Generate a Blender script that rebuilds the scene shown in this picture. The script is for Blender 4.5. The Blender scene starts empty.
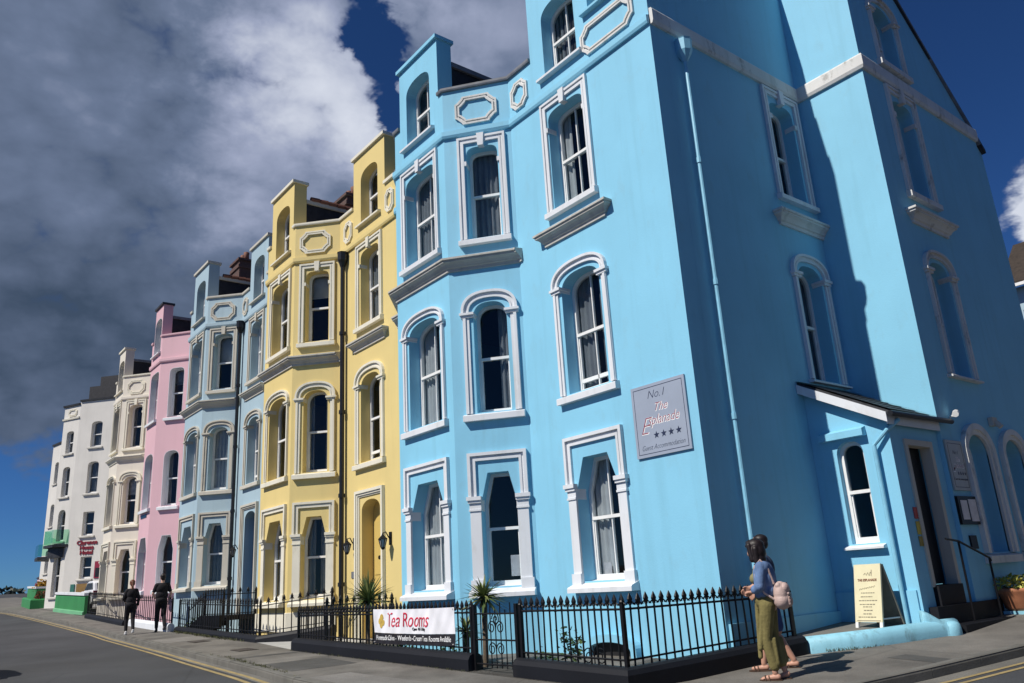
import bpy, bmesh, math, random
from mathutils import Vector, Matrix
from mathutils.geometry import tessellate_polygon
random.seed(7)
scene = bpy.context.scene
C = scene.collection
ZO = 1.6            # camera height; heights below are written relative to the eye
def P(a, b, z):     # a: along the terrace (leftwards), b: away from the street, z: above eye level
    return Vector((-a, b, z + ZO))

# ------------------------------------------------------------------ materials
def new_mat(name):
    m = bpy.data.materials.new(name); m.use_nodes = True
    nt = m.node_tree; nt.nodes.clear()
    out = nt.nodes.new('ShaderNodeOutputMaterial'); bs = nt.nodes.new('ShaderNodeBsdfPrincipled')
    nt.links.new(bs.outputs[0], out.inputs[0])
    return m, nt, bs
def noise(nt, vec, scale, detail=4, rough=.55):
    n = nt.nodes.new('ShaderNodeTexNoise'); n.inputs['Scale'].default_value = scale
    n.inputs['Detail'].default_value = detail; n.inputs['Roughness'].default_value = rough
    nt.links.new(vec, n.inputs['Vector']); return n.outputs[0]
def ramp(nt, fac, p0, c0, p1, c1):
    r = nt.nodes.new('ShaderNodeValToRGB')
    r.color_ramp.elements[0].position = p0; r.color_ramp.elements[0].color = (*c0, 1)
    r.color_ramp.elements[1].position = p1; r.color_ramp.elements[1].color = (*c1, 1)
    nt.links.new(fac, r.inputs[0]); return r.outputs[0]
def mixc(nt, mode, fac, a, b):
    m = nt.nodes.new('ShaderNodeMix'); m.data_type = 'RGBA'; m.blend_type = mode
    for k, v in ((0, fac), (6, a), (7, b)):
        if hasattr(v, 'is_linked'): nt.links.new(v, m.inputs[k])
        else: m.inputs[k].default_value = v if k == 0 else (*v, 1)
    return m.outputs[2]
def coords(nt, scale=None):
    t = nt.nodes.new('ShaderNodeNewGeometry').outputs['Position']
    if scale:
        mp = nt.nodes.new('ShaderNodeMapping'); mp.inputs['Scale'].default_value = scale
        nt.links.new(t, mp.inputs[0]); return mp.outputs[0]
    return t
def bump(nt, bs, h, strength, dist):
    b = nt.nodes.new('ShaderNodeBump'); b.inputs['Strength'].default_value = strength
    b.inputs['Distance'].default_value = dist
    nt.links.new(h, b.inputs['Height']); nt.links.new(b.outputs[0], bs.inputs['Normal'])
def paint(name, col, rough=.6, var=.10, streak=.12, bmp=.25, scale=.8, stain=None, fine=38):
    """weathered masonry paint: broad patchiness, thin vertical rain streaks and a sandy grain"""
    m, nt, bs = new_mat(name)
    v = coords(nt)
    lo = tuple(c*(1-var) for c in col); hi = tuple(min(1, c*(1+var*.5)) for c in col)
    c = ramp(nt, noise(nt, v, scale, 6), .3, lo, .7, hi)
    if streak:
        s = noise(nt, coords(nt, (5, 5, .35)), 1.0, 5)
        c = mixc(nt, 'MULTIPLY', 1.0, c, ramp(nt, s, .52, (1, 1, 1), .78, (1-streak, 1-streak*.95, 1-streak*1.05)))
    if stain:
        amt, scol = stain
        s = noise(nt, coords(nt, (2.2, 2.2, 1.2)), 1.6, 7, .68)
        f = ramp(nt, s, .56, (0, 0, 0), .74, (amt, amt, amt))
        c = mixc(nt, 'MIX', f, c, scol)
    nt.links.new(c, bs.inputs['Base Color']); bs.inputs['Roughness'].default_value = rough
    bs.inputs['Specular IOR Level'].default_value = .3
    if bmp: bump(nt, bs, noise(nt, v, fine, 5), bmp, .008)
    return m
def plain(name, col, rough=.5, metal=0, var=.15, scale=6, bmp=0, spec=.4):
    m, nt, bs = new_mat(name); v = coords(nt)
    n = noise(nt, v, scale, 4)
    nt.links.new(ramp(nt, n, .3, tuple(c*(1-var) for c in col), .7, tuple(min(1, c*(1+var)) for c in col)), bs.inputs['Base Color'])
    bs.inputs['Roughness'].default_value = rough; bs.inputs['Metallic'].default_value = metal
    bs.inputs['Specular IOR Level'].default_value = spec
    if bmp: bump(nt, bs, noise(nt, v, scale*6, 3), bmp, .01)
    return m
M = {}
M['blue'] = paint('blue masonry paint', (.242, .562, .750), var=.06, streak=.09, stain=(.34, (.23, .44, .54)))
M['yellow'] = paint('yellow masonry paint', (.715, .565, .235), var=.05, streak=.07)
M['light_blue'] = paint('pale blue masonry paint', (.37, .495, .565), var=.06, streak=.09)
M['pink'] = paint('pink masonry paint', (.69, .435, .48), var=.04, streak=.05)
M['cream'] = paint('cream masonry paint', (.72, .665, .57), var=.07, streak=.10)
M['hotel'] = paint('off white masonry paint', (.68, .655, .61), var=.07, streak=.09)
M['white'] = paint('white trim paint', (.71, .735, .765), rough=.5, var=.08, streak=.16, bmp=.15, stain=(.28, (.42, .38, .30)))
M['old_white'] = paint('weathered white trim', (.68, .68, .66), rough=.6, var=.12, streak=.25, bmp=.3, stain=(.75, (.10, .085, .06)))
M['cream_trim'] = paint('cream trim paint', (.76, .72, .60), rough=.55, var=.08, streak=.14, bmp=.15, stain=(.3, (.36, .30, .18)))
M['grey_trim'] = paint('bare grey render', (.52, .50, .46), rough=.75, var=.14, streak=.2, bmp=.3, stain=(.45, (.15, .13, .10)))
M['stone_trim'] = paint('pale stone coloured trim', (.55, .52, .45), rough=.65, var=.1, streak=.18, bmp=.2, stain=(.35, (.25, .21, .14)))
M['sash'] = plain('white gloss sash paint', (.80, .80, .78), .3, var=.05)
M['slate'] = plain('dark slate', (.030, .031, .036), .55, var=.4, scale=5, bmp=.4)
M['dark_cheek'] = plain('slate hung dormer cheek', (.018, .018, .022), .6, var=.4, scale=7, bmp=.4)
M['lead'] = plain('grey lead', (.16, .17, .19), .5, var=.25, scale=4)
M['terracotta'] = plain('terracotta ridge tile', (.20, .085, .055), .7, var=.3, scale=9)
M['pot'] = plain('terracotta plant pot', (.40, .16, .08), .65, var=.2, scale=7)
M['soil'] = plain('dark soil', (.03, .022, .016), .9)
M['room'] = plain('plaster darkened as room shade', (.035, .033, .032), .9)  # indoor shade put into the colour, keeps the windows dark
M['black_iron'] = plain('black gloss ironwork paint', (.006, .006, .0075), .45, var=.3, scale=12, spec=.25)
M['black_plinth'] = paint('black masonry paint', (.007, .008, .012), rough=.6, var=.3, streak=.1, bmp=.3, stain=(.25, (.03, .028, .027)))
M['black_plastic'] = plain('black plastic pipe', (.015, .015, .016), .35)
M['blue_plastic'] = plain('blue painted pipe', (.24, .54, .71), .38, var=.1)
M['concrete'] = paint('area concrete', (.17, .165, .15), rough=.85, var=.2, streak=0, bmp=.5, stain=(.5, (.12, .11, .09)))
M['door_dark'] = plain('dark door paint', (.02, .02, .022), .35)
M['door_yellow'] = paint('yellow door paint', (.60, .44, .14), rough=.35, var=.05, streak=0, bmp=0)
M['door_navy'] = plain('navy door paint', (.02, .06, .12), .35)
M['green'] = paint('green wall paint', (.045, .24, .075), rough=.5, var=.12, streak=.12, bmp=.2)
M['green_light'] = paint('pale green base paint', (.16, .42, .22), rough=.5, var=.1, streak=.1, bmp=.2)
M['sign_grey'] = plain('grey sign board', (.31, .355, .44), .45, var=.05, scale=3)
M['sign_navy'] = plain('navy sign lettering', (.02, .03, .07), .5)
M['sign_red'] = plain('red sign lettering', (.26, .02, .05), .5)
M['sign_white'] = plain('white sign lettering', (.85, .85, .85), .5)
M['banner_white'] = plain('white banner vinyl', (.78, .78, .82), .5, var=.04)
M['banner_black'] = plain('black banner vinyl', (.018, .016, .02), .5)
M['banner_gold'] = plain('gold banner print', (.55, .38, .08), .5)
M['board_cream'] = plain('cream board face', (.72, .66, .44), .5, var=.05)
M['board_back'] = plain('board reverse', (.20, .19, .16), .7)
M['ink'] = plain('brown grey ink', (.25, .22, .16), .6)
M['brass'] = plain('brass', (.5, .35, .12), .35, metal=1)
M['asphalt'] = None
M['chrome'] = plain('galvanised steel', (.45, .45, .46), .4, metal=.8)
M['net'] = plain('net curtain cloth', (.62, .62, .61), .9, var=.12, scale=3)
M['net_dim'] = plain('grey curtain cloth', (.26, .27, .285), .9, var=.15, scale=3)
M['paper'] = plain('paper notice', (.70, .66, .66), .7)

def glass_mat(name, tint, base_refl=.06):
    m = bpy.data.materials.new(name); m.use_nodes = True; nt = m.node_tree; nt.nodes.clear()
    out = nt.nodes.new('ShaderNodeOutputMaterial'); mx = nt.nodes.new('ShaderNodeMixShader')
    tr = nt.nodes.new('ShaderNodeBsdfTransparent'); tr.inputs[0].default_value = (*tint, 1)
    gl = nt.nodes.new('ShaderNodeBsdfGlossy'); gl.inputs['Roughness'].default_value = .02
    fr = nt.nodes.new('ShaderNodeFresnel'); fr.inputs[0].default_value = 1.5
    nz = nt.nodes.new('ShaderNodeTexNoise'); nz.inputs['Scale'].default_value = 1.3
    bp = nt.nodes.new('ShaderNodeBump'); bp.inputs['Strength'].default_value = .03; bp.inputs['Distance'].default_value = .05
    nt.links.new(nz.outputs[0], bp.inputs['Height']); nt.links.new(bp.outputs[0], gl.inputs['Normal'])
    gm = nt.nodes.new('ShaderNodeNewGeometry'); iv = nt.nodes.new('ShaderNodeMath'); iv.operation = 'SUBTRACT'; iv.inputs[0].default_value = 1; nt.links.new(gm.outputs['Backfacing'], iv.inputs[1])
    ml = nt.nodes.new('ShaderNodeMath'); ml.operation = 'MULTIPLY'; nt.links.new(fr.outputs[0], ml.inputs[0]); nt.links.new(iv.outputs[0], ml.inputs[1])
    nt.links.new(ml.outputs[0], mx.inputs[0]); nt.links.new(tr.outputs[0], mx.inputs[1]); nt.links.new(gl.outputs[0], mx.inputs[2])
    nt.links.new(mx.outputs[0], out.inputs[0]); return m
M['glass'] = glass_mat('window glass', (.80, .83, .85))
M['glass_green'] = glass_mat('green balcony glass', (.66, .88, .76))

def asphalt_mat(name, col, patch, scale=.35, crack=True):
    m, nt, bs = new_mat(name); v = coords(nt)
    c = ramp(nt, noise(nt, v, scale, 7, .6), .32, tuple(x*(1-patch) for x in col), .68, tuple(x*(1+patch) for x in col))
    g = noise(nt, v, 70, 3)
    c = mixc(nt, 'MULTIPLY', 1.0, c, ramp(nt, g, .3, (.72, .72, .72), .7, (1.2, 1.2, 1.2)))
    if crack:
        vo = nt.nodes.new('ShaderNodeTexVoronoi'); vo.feature = 'DISTANCE_TO_EDGE'; vo.inputs['Scale'].default_value = .22
        nt.links.new(v, vo.inputs['Vector'])
        c = mixc(nt, 'MULTIPLY', 1.0, c, ramp(nt, vo.outputs['Distance'], .001, (.72, .72, .72), .005, (1, 1, 1)))
    nt.links.new(c, bs.inputs['Base Color']); bs.inputs['Roughness'].default_value = .85
    bump(nt, bs, g, .5, .01); return m
M['road'] = asphalt_mat('road asphalt', (.043, .045, .049), .28)
M['pavement'] = asphalt_mat('pavement asphalt', (.142, .133, .118), .34, 1.1)
M['kerb'] = paint('kerb stone', (.15, .145, .13), rough=.8, var=.25, streak=0, bmp=.4, scale=2, stain=(.4, (.10, .10, .08)))
M['line'] = paint('worn yellow road paint', (.34, .26, .12), rough=.75, var=.25, streak=0, bmp=.2, scale=3, stain=(.85, (.13, .115, .085)))

# ------------------------------------------------------------------ object helpers
class MB:
    """collects faces and links them as ONE mesh object"""
    def __init__(s): s.v = []; s.f = []; s.m = []; s.mi = 0
    def add(s, verts, faces):
        o = len(s.v); s.v += [Vector(v) for v in verts]
        for f in faces: s.f.append([i + o for i in f]); s.m.append(s.mi)
    def box(s, a0, a1, b0, b1, z0, z1):
        v = [P(a, b, z) for z in (z0, z1) for (a, b) in ((a0, b0), (a1, b0), (a1, b1), (a0, b1))]
        s.add(v, [(0, 3, 2, 1), (4, 5, 6, 7), (0, 1, 5, 4), (1, 2, 6, 5), (2, 3, 7, 6), (3, 0, 4, 7)])
    def fbox(s, F, s0, s1, d0, d1, z0, z1):
        v = [F.p(x, d, z) for z in (z0, z1) for (x, d) in ((s0, d0), (s1, d0), (s1, d1), (s0, d1))]
        s.add(v, [(0, 3, 2, 1), (4, 5, 6, 7), (0, 1, 5, 4), (1, 2, 6, 5), (2, 3, 7, 6), (3, 0, 4, 7)])
    def tube(s, pts, r, n=8, r1=None, caps=True):
        pts = [Vector(p) for p in pts]; k = len(pts); rings = []
        up = None
        for i, p in enumerate(pts):
            d = (pts[min(i+1, k-1)] - pts[max(i-1, 0)]).normalized()
            if up is None:
                up = Vector((0, 0, 1)) if abs(d.z) < .9 else Vector((1, 0, 0))
            x = d.cross(up).normalized(); y = x.cross(d).normalized(); up = y
            if isinstance(r, (list, tuple)): rr = r[i]
            else: rr = r if r1 is None else r + (r1 - r)*i/max(1, k-1)
            rings.append([p + (x*math.cos(2*math.pi*j/n) + y*math.sin(2*math.pi*j/n))*rr for j in range(n)])
        v = [q for ring in rings for q in ring]; f = []
        for i in range(k-1):
            for j in range(n):
                f.append((i*n+j, i*n+(j+1) % n, (i+1)*n+(j+1) % n, (i+1)*n+j))
        if caps: f.append(tuple(range(n-1, -1, -1))); f.append(tuple((k-1)*n+j for j in range(n)))
        s.add(v, f)
    def lathe(s, c, prof, n=12, sx=1, sy=1):
        v = []; f = []
        for (r, z) in prof:
            for j in range(n): v.append(c + Vector((r*sx*math.cos(2*math.pi*j/n), r*sy*math.sin(2*math.pi*j/n), z)))
        for i in range(len(prof)-1):
            for j in range(n): f.append((i*n+j, i*n+(j+1) % n, (i+1)*n+(j+1) % n, (i+1)*n+j))
        f.append(tuple(range(n-1, -1, -1))); f.append(tuple((len(prof)-1)*n+j for j in range(n)))
        s.add(v, f)
    def prism(s, F, poly, d0, d1):     # polygon in (s, z) of frame F, from depth d0 to d1
        k = len(poly); v = [F.p(x, d0, z) for x, z in poly] + [F.p(x, d1, z) for x, z in poly]
        tri = tessellate_polygon([[Vector((x, z, 0)) for x, z in poly]])
        f = [tuple(t) for t in tri] + [tuple(i + k for i in reversed(t)) for t in tri]
        f += [(i, (i+1) % k, (i+1) % k + k, i + k) for i in range(k)]
        s.add(v, f)
    def plan(s, poly, z0, z1):         # polygon in (a, b), z0/z1 numbers or functions
        g = lambda z, a, b: z(a, b) if callable(z) else z
        k = len(poly); v = [P(a, b, g(z0, a, b)) for a, b in poly] + [P(a, b, g(z1, a, b)) for a, b in poly]
        tri = tessellate_polygon([[Vector((a, b, 0)) for a, b in poly]])
        f = [tuple(t) for t in tri] + [tuple(i + k for i in reversed(t)) for t in tri]
        f += [(i, (i+1) % k, (i+1) % k + k, i + k) for i in range(k)]
        s.add(v, f)
    def panel(s, F, outline, holes, T=.4):
        """solid wall slab with openings cut right through"""
        loops = [outline] + holes
        flat = [p for l in loops for p in l]; k = len(flat)
        tri = tessellate_polygon([[Vector((x, z, 0)) for x, z in l] for l in loops])
        v = [F.p(x, 0, z) for x, z in flat] + [F.p(x, -T, z) for x, z in flat]
        f = [tuple(t) for t in tri] + [tuple(i + k for i in reversed(t)) for t in tri]
        o = 0
        for l in loops:
            n = len(l)
            f += [(o+i, o+(i+1) % n, o+(i+1) % n + k, o+i+k) for i in range(n)]
            o += n
        s.add(v, f)
    def strip(s, F, p0, p1, d0, d1, closed=False):
        """moulding between two matching outlines p0 and p1 of frame F, standing from d0 to d1"""
        k = len(p0); v = [F.p(x, d, z) for d in (d0, d1) for q in (p0, p1) for x, z in q]; f = []
        for i in range(k if closed else k-1):
            j = (i+1) % k
            f += [(i, j, k+j, k+i), (2*k+i, 3*k+i, 3*k+j, 2*k+j), (i, 2*k+i, 2*k+j, j), (k+i, k+j, 3*k+j, 3*k+i)]
        if not closed: f += [(0, k, 3*k, 2*k), (k-1, 3*k-1, 4*k-1, 2*k-1)]
        s.add(v, f)
    def sweep(s, path, prof, zf=None):
        """profile (d outward, z) carried along a plan path (a, b) with mitred corners; outward is to the right of +a"""
        k = len(path); m = len(prof); v = []
        ns = []
        for i in range(k-1):
            e = Vector((path[i+1][0]-path[i][0], path[i+1][1]-path[i][1])).normalized(); ns.append(Vector((e.y, -e.x)))
        for i in range(k):
            if i == 0: n = ns[0]
            elif i == k-1: n = ns[-1]
            else:
                n = ns[i-1] + ns[i]; n = n / max(.2, n.dot(ns[i]))
            for d, z in prof:
                a = path[i][0] + n.x*d; b = path[i][1] + n.y*d
                v.append(P(a, b, z + (zf(path[i][0], path[i][1]) if zf else 0)))
        f = []
        for i in range(k-1):
            for j in range(m):
                f.append((i*m+j, i*m+(j+1) % m, (i+1)*m+(j+1) % m, (i+1)*m+j))
        f.append(tuple(range(m))); f.append(tuple((k-1)*m+j for j in reversed(range(m))))
        s.add(v, f)
    def build(s, name, mat, parent=None, smooth=False, recalc=True):
        me = bpy.data.meshes.new(name)
        org = world_loc(parent) if parent else Vector((0, 0, 0))
        me.from_pydata([tuple(v - org) for v in s.v], [], s.f)
        mats = mat if isinstance(mat, (list, tuple)) else [mat]
        for x in mats: me.materials.append(x)
        if len(mats) > 1:
            me.polygons.foreach_set('material_index', s.m)
        if recalc:
            bm = bmesh.new(); bm.from_mesh(me); bmesh.ops.recalc_face_normals(bm, faces=bm.faces); bm.to_mesh(me); bm.free()
        if smooth: me.polygons.foreach_set('use_smooth', [True]*len(me.polygons))
        o = bpy.data.objects.new(name, me); C.objects.link(o)
        if parent: o.parent = parent
        return o
def world_loc(o):
    v = Vector(o.location)
    while o.parent: o = o.parent; v += Vector(o.location)
    return v
class Frame:
    """vertical plane: s runs along from A0 towards A1 (to the viewer's left), d outward, z up"""
    def __init__(s, A0, A1):
        s.o = Vector(A0); e = Vector(A1) - s.o; s.L = e.length; s.e = e.normalized(); s.n = Vector((s.e.y, -s.e.x))
    def p(s, x, d, z):
        q = s.o + s.e*x + s.n*d; return P(q.x, q.y, z)
    def at(s, a=None, b=None): # s of a given a or b
        return (a - s.o.x)/s.e.x if a is not None else (b - s.o.y)/s.e.y
def tag(o, label, cat, group=None, kind=None):
    if label: o['label'] = label
    if cat: o['category'] = cat
    if group: o['group'] = group
    if kind: o['kind'] = kind
    return o
def thing(name, label, cat, loc, group=None):
    o = bpy.data.objects.new(name, None); C.objects.link(o); o.location = loc; o.empty_display_size = .3
    return tag(o, label, cat, group)
def struct(o): o['kind'] = 'structure'; return o
def write(body, size, F, x, z, d, mat, parent, name='lettering', align='CENTER', shear=0, thick=.003, width=None, bold=0, rot=0, tall=1):
    cu = bpy.data.curves.new(name, 'FONT'); cu.body = body; cu.size = size; cu.align_x = align; cu.shear = shear
    cu.extrude = thick; cu.offset = bold; cu.resolution_u = 3
    t = bpy.data.objects.new(name, cu); C.objects.link(t)
    dg = bpy.context.evaluated_depsgraph_get(); me = bpy.data.meshes.new_from_object(t.evaluated_get(dg))
    C.objects.unlink(t); bpy.data.objects.remove(t)
    sc = 1
    if width:
        xs = [v.co.x for v in me.vertices]; sc = width/(max(xs)-min(xs))
    org = world_loc(parent)
    cr, sr = math.cos(rot), math.sin(rot)
    for v in me.vertices:
        c = v.co.copy(); cx = c.x*sc; cy = c.y*tall
        v.co = F.p(x - cx, d + c.z, z + cy) - org
    me.materials.clear(); me.materials.append(mat)
    o = bpy.data.objects.new(name, me); C.objects.link(o); o.parent = parent; return o

# ------------------------------------------------------------------ ground
def zg(a, b):
    bb = min(max(b, 2), 8.5)
    z = -1.32 + .0214*(min(max(a, -15), 30) - 7) + .02*(bb - 8.5) + .06*min(max(0, b-8.5), 8)*(1 if a < 9 else max(0, 1-(a-9)/4))
    if a > 30: z += .032*(min(a, 150) - 30)
    return z
# ------------------------------------------------------------------ windows
def fprof(mb, F, s0, s1, prof):       # profile (d, z) carried along s
    k = len(prof); v = [F.p(s0, d, z) for d, z in prof] + [F.p(s1, d, z) for d, z in prof]
    mb.add(v, [tuple(range(k)), tuple(k+i for i in reversed(range(k)))] + [(i, (i+1) % k, k+(i+1) % k, k+i) for i in range(k)])
def opening(kind, c, w, z0, zs, zt, o=0, n=18, p=2.2, sh=.59):
    """outline of an opening from its lower right over the head to its lower left; o grows it"""
    h = w/2 + o
    if kind == 'rect': return [(c-h, z0), (c-h, zt+o), (c+h, zt+o), (c+h, z0)]
    if kind == 'sh':
        k = w/2*sh + o*.75
        return [(c-h, z0), (c-h, zs+o*.3), (c-k, zt+o), (c+k, zt+o), (c+h, zs+o*.3), (c+h, z0)]
    r = zt - zs + o; pts = [(c-h, z0)]
    for i in range(n+1):
        t = math.pi*(1 - i/n); cx, sx = math.cos(t), math.sin(t)
        pts.append((c + h*math.copysign(abs(cx)**(2/p), cx), zs + r*abs(sx)**(2/p)))
    return pts + [(c+h, z0)]
LV = {'ground': dict(kind='sh', z0=-.03, zs=1.5, zt=2.06),
      'first': dict(kind='arch', z0=3.24, zs=5.18, zt=5.52, p=2.5),
      'second': dict(kind='arch', z0=6.95, zs=8.80, zt=9.10, p=3.8),
      'attic': dict(kind='arch', z0=9.99, zs=11.3, zt=11.62, p=2.4)}
def spec(level, zm, **kw):
    d = dict(LV[level]); d.update(kw)
    for k in ('z0', 'zs', 'zt'): d[k] = zm(d[k])
    d.setdefault('p', 2.2); return d
def hole(c, w, sp): return opening(sp['kind'], c, w, sp['z0'], sp['zs'], sp['zt'], p=sp.get('p', 2.2))
def curtain_sheet(mb, F, s0, s1, z0, z1, d, waves):
    n = max(8, int((s1-s0)*60)); v = []
    for z in (z0, z1):
        for i in range(n+1):
            x = s0 + (s1-s0)*i/n
            v.append(F.p(x, d + .025*math.sin(i/n*waves*6.283) + random.uniform(-.004, .004), z))
    mb.add(v, [(i, i+1, n+2+i, n+1+i) for i in range(n)])
def window(root, F, c, w, sp, sash, trim=None, style=None, outer=None, bars=1, curtain=None, sill_z=None, sill_mat=None,
           label=None, lower_open=0, depth=.27, reveal=None):
    K = lambda o, z0=None: opening(sp['kind'], c, w, sp['z0'] if z0 is None else z0, sp['zs'], sp['zt'], o, p=sp.get('p', 2.2))
    z0, zs, zt = sp['z0'], sp['zs'], sp['zt']
    mb = MB(); fb = z0 + .10
    mb.strip(F, K(.002, z0), K(-.06, fb), -depth-.08, -depth, closed=True)
    zm_ = z0 + (zt - z0)*.50
    mb.fbox(F, c-w/2+.05, c+w/2-.05, -depth-.07, -depth+.012, zm_-.028, zm_+.028)
    mb.fbox(F, c-w/2+.05, c-w/2+.085, -depth-.07, -depth-.02, fb-.01, zm_-.026)
    mb.fbox(F, c+w/2-.085, c+w/2-.05, -depth-.07, -depth-.02, fb-.01, zm_-.026)
    if lower_open: mb.fbox(F, c-w/2+.05, c+w/2-.05, -depth-.07, -depth-.01, fb+lower_open, fb+lower_open+.07)
    for i in range(bars):
        x = c - w/2 + w*(i+1)/(bars+1)
        mb.fbox(F, x-.011, x+.011, -depth-.06, -depth-.01, fb-.02, zm_-.02)
        mb.fbox(F, x-.0115, x+.0115, -depth-.06, -depth-.009, zm_+.02, zt-.065 if sp['kind'] != 'sh' else zt-.062)
    win = mb.build('window', sash, root)
    if reveal: rv = MB(); rv.strip(F, K(-.012, z0+.012), K(.0015, z0-.0015), -depth-.01, .003); rv.build('reveal', reveal, win)
    if label: win['label'] = label
    g = MB(); g.prism(F, K(-.045, fb-.02), -depth-.046, -depth-.040); g.build('pane', M['glass'], win)
    if curtain:
        cm = MB(); d = -depth-.13
        lo, hi = c-w/2-.02, c+w/2+.02
        kinds = {'sides': ((0, .28), (.74, 1)), 'left': ((.52, 1),), 'right': ((0, .4),), 'net': ((0, 1),), 'both': ((0, .42), (.62, 1)), 'blind': ()}[curtain.split('_')[0]]
        top = zt + .05
        if curtain.startswith('blind'):
            zb_ = zt - (zt-z0)*random.uniform(.28, .5)
            cm.fbox(F, lo, hi, d-.01, d, zb_, top); cm.fbox(F, lo, hi, d-.015, d+.008, zb_-.02, zb_+.01)
        for q0, q1 in kinds: curtain_sheet(cm, F, lo+(hi-lo)*q0, lo+(hi-lo)*q1, z0-.05, top, d, max(2, round((q1-q0)*w*9)))
        cm.build('curtain', M['net_dim'] if curtain.endswith('_dim') else M['net'], win, smooth=True, recalc=False)
    # sill
    if sill_z is not None:
        s = MB(); ow = (outer or w + .2)/2 + .03
        if style == 'ground':
            fprof(s, F, c-ow, c+ow, [(-depth, z0+.02), (-.02, z0-.02), (.17, sill_z+.09), (.19, sill_z+.07), (.19, sill_z), (-depth, sill_z)])
        else:
            fprof(s, F, c-ow, c+ow, [(-.03, z0-.012), (.10, z0-.05), (.11, z0-.06), (.11, sill_z), (-.03, sill_z)])
            fprof(s, F, c-w/2+.002, c+w/2-.002, [(-depth, z0+.012), (-.03, z0-.014), (-.03, z0-.06), (-depth, z0-.06)])
        s.build('sill', sill_mat or trim or sash, win)
    if style and trim:
        t = MB(); ow = outer/2; o1 = ow - w/2
        if style == 'first':
            zi = zs + .03                         # impost level
            for sg in (-1, 1):
                x0, x1 = sorted((c + sg*(w/2 + o1*.34), c + sg*(ow - .02)))
                t.fbox(F, x0, x1, -.03, .035, z0-.01, zi-.005)
                xm = sorted((x1 - .075 if sg > 0 else x0 + .075, x1 if sg > 0 else x0))
                t.fbox(F, xm[0]+.008, xm[1]-.008, .03, .06, z0-.008, zi-.007)
                y0, y1 = sorted((c + sg*(w/2 - .012), c + sg*(ow + .015)))
                t.fbox(F, y0, y1, -.20, .065, zi, zi+.05)
                t.fbox(F, y0-.02, y1+.02, -.20, .095, zi+.05, zi+.10)
            zz = zi + .10
            K2 = lambda o: opening('arch', c, w, zz, max(zs, zz), zt, o, p=sp.get('p', 2.2))
            t.strip(F, K2(o1*.36), K2(o1*.52), -.02, .045)
            t.strip(F, K2(o1*.50), K2(o1*.85), -.02, .03)
            t.strip(F, K2(o1*.80), K2(o1*1.02), -.02, .075)
        elif style == 'ring':
            t.strip(F, K(.0, z0-.01), K(o1*.5, z0-.01), -.02, .05); t.strip(F, K(o1*.45, z0-.01), K(o1, z0-.01), -.02, .085)
        elif style == 'second':
            top = sp['top']; A = lambda x: [(c-ow+x, z0-.01), (c-ow+x, top-x), (c+ow-x, top-x), (c+ow-x, z0-.01)]
            t.strip(F, A(.0), A(.05), -.02, .06); t.strip(F, A(.047), A(.10), -.02, .035); t.strip(F, A(.097), A(.145), -.02, .045)
            for sg in (-1, 1):
                x0, x1 = sorted((c + sg*(w/2 - .012), c + sg*(ow - .13)))
                t.fbox(F, x0, x1, -.2, .04, zs-.14, zs-.04)
            k = [(c-.06, zt-.02), (c-.08, top+.04), (c+.08, top+.04), (c+.06, zt-.02)]
            t.prism(F, k, -.05, .085)
        elif style == 'ground':
            zc, top = sp['zcap'], sp['top']; A = lambda x: [(c-ow+x, zc), (c-ow+x, top-x), (c+ow-x, top-x), (c+ow-x, zc)]
            t.strip(F, A(.0), A(.06), -.02, .075); t.strip(F, A(.057), A(.11), -.02, .03); t.strip(F, A(.107), A(.155), -.02, .045)
            for sg in (-1, 1):
                def bx(i, o, d0, d1, za, zb):
                    x0, x1 = sorted((c + sg*(w/2 + i), c + sg*(ow + o))); t.fbox(F, x0, x1, d0, d1, za, zb)
                bx(.004, -.02, -.03, .045, z0-.02, zc-.27)
                bx(.002, .01, -.03, .075, z0-.06, z0+.13)
                bx(-.008, .0, -.2, .065, zc-.27, zc-.235)
                bx(-.006, -.01, -.2, .05, zc-.235, zc-.12)
                bx(-.012, .015, -.2, .08, zc-.12, zc-.07)
                bx(-.016, .035, -.2, .105, zc-.07, zc)
        t.build('surround', trim, win)
    return win
def oct_frame(mb, F, c, z, w, h):
    def O(x):
        k = (.25 - .3*x)*min(w, h)
        W, H = w/2-x, h/2-x
        return [(c-W, z-H+k), (c-W, z+H-k), (c-W+k*.28, z+H-k*.86), (c-W+k*.86, z+H-k*.28), (c-W+k, z+H), (c+W-k, z+H), (c+W-k*.86, z+H-k*.28), (c+W-k*.28, z+H-k*.86), (c+W, z+H-k), (c+W, z-H+k), (c+W-k*.28, z-H+k*.86), (c+W-k*.86, z-H+k*.28), (c+W-k, z-H), (c-W+k, z-H), (c-W+k*.86, z-H+k*.28), (c-W+k*.28, z-H+k*.86)]
        return [(c-W, z-H+k), (c-W, z+H-k), (c-W+k*.5, z+H-k), (c-W+k, z+H-k*.5), (c-W+k, z+H), (c+W-k, z+H), (c+W-k, z+H-k*.5), (c+W-k*.5, z+H-k), (c+W, z+H-k),
                (c+W, z-H+k), (c+W-k*.5, z-H+k), (c+W-k, z-H+k*.5), (c+W-k, z-H), (c-W+k, z-H), (c-W+k, z-H+k*.5), (c-W+k*.5, z-H+k)]
    mb.strip(F, O(0), O(.04), -.02, .045, closed=True)
    mb.strip(F, O(.038), O(.072), -.02, .022, closed=True)
    mb.strip(F, O(.07), O(.105), -.02, .05, closed=True)

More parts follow.
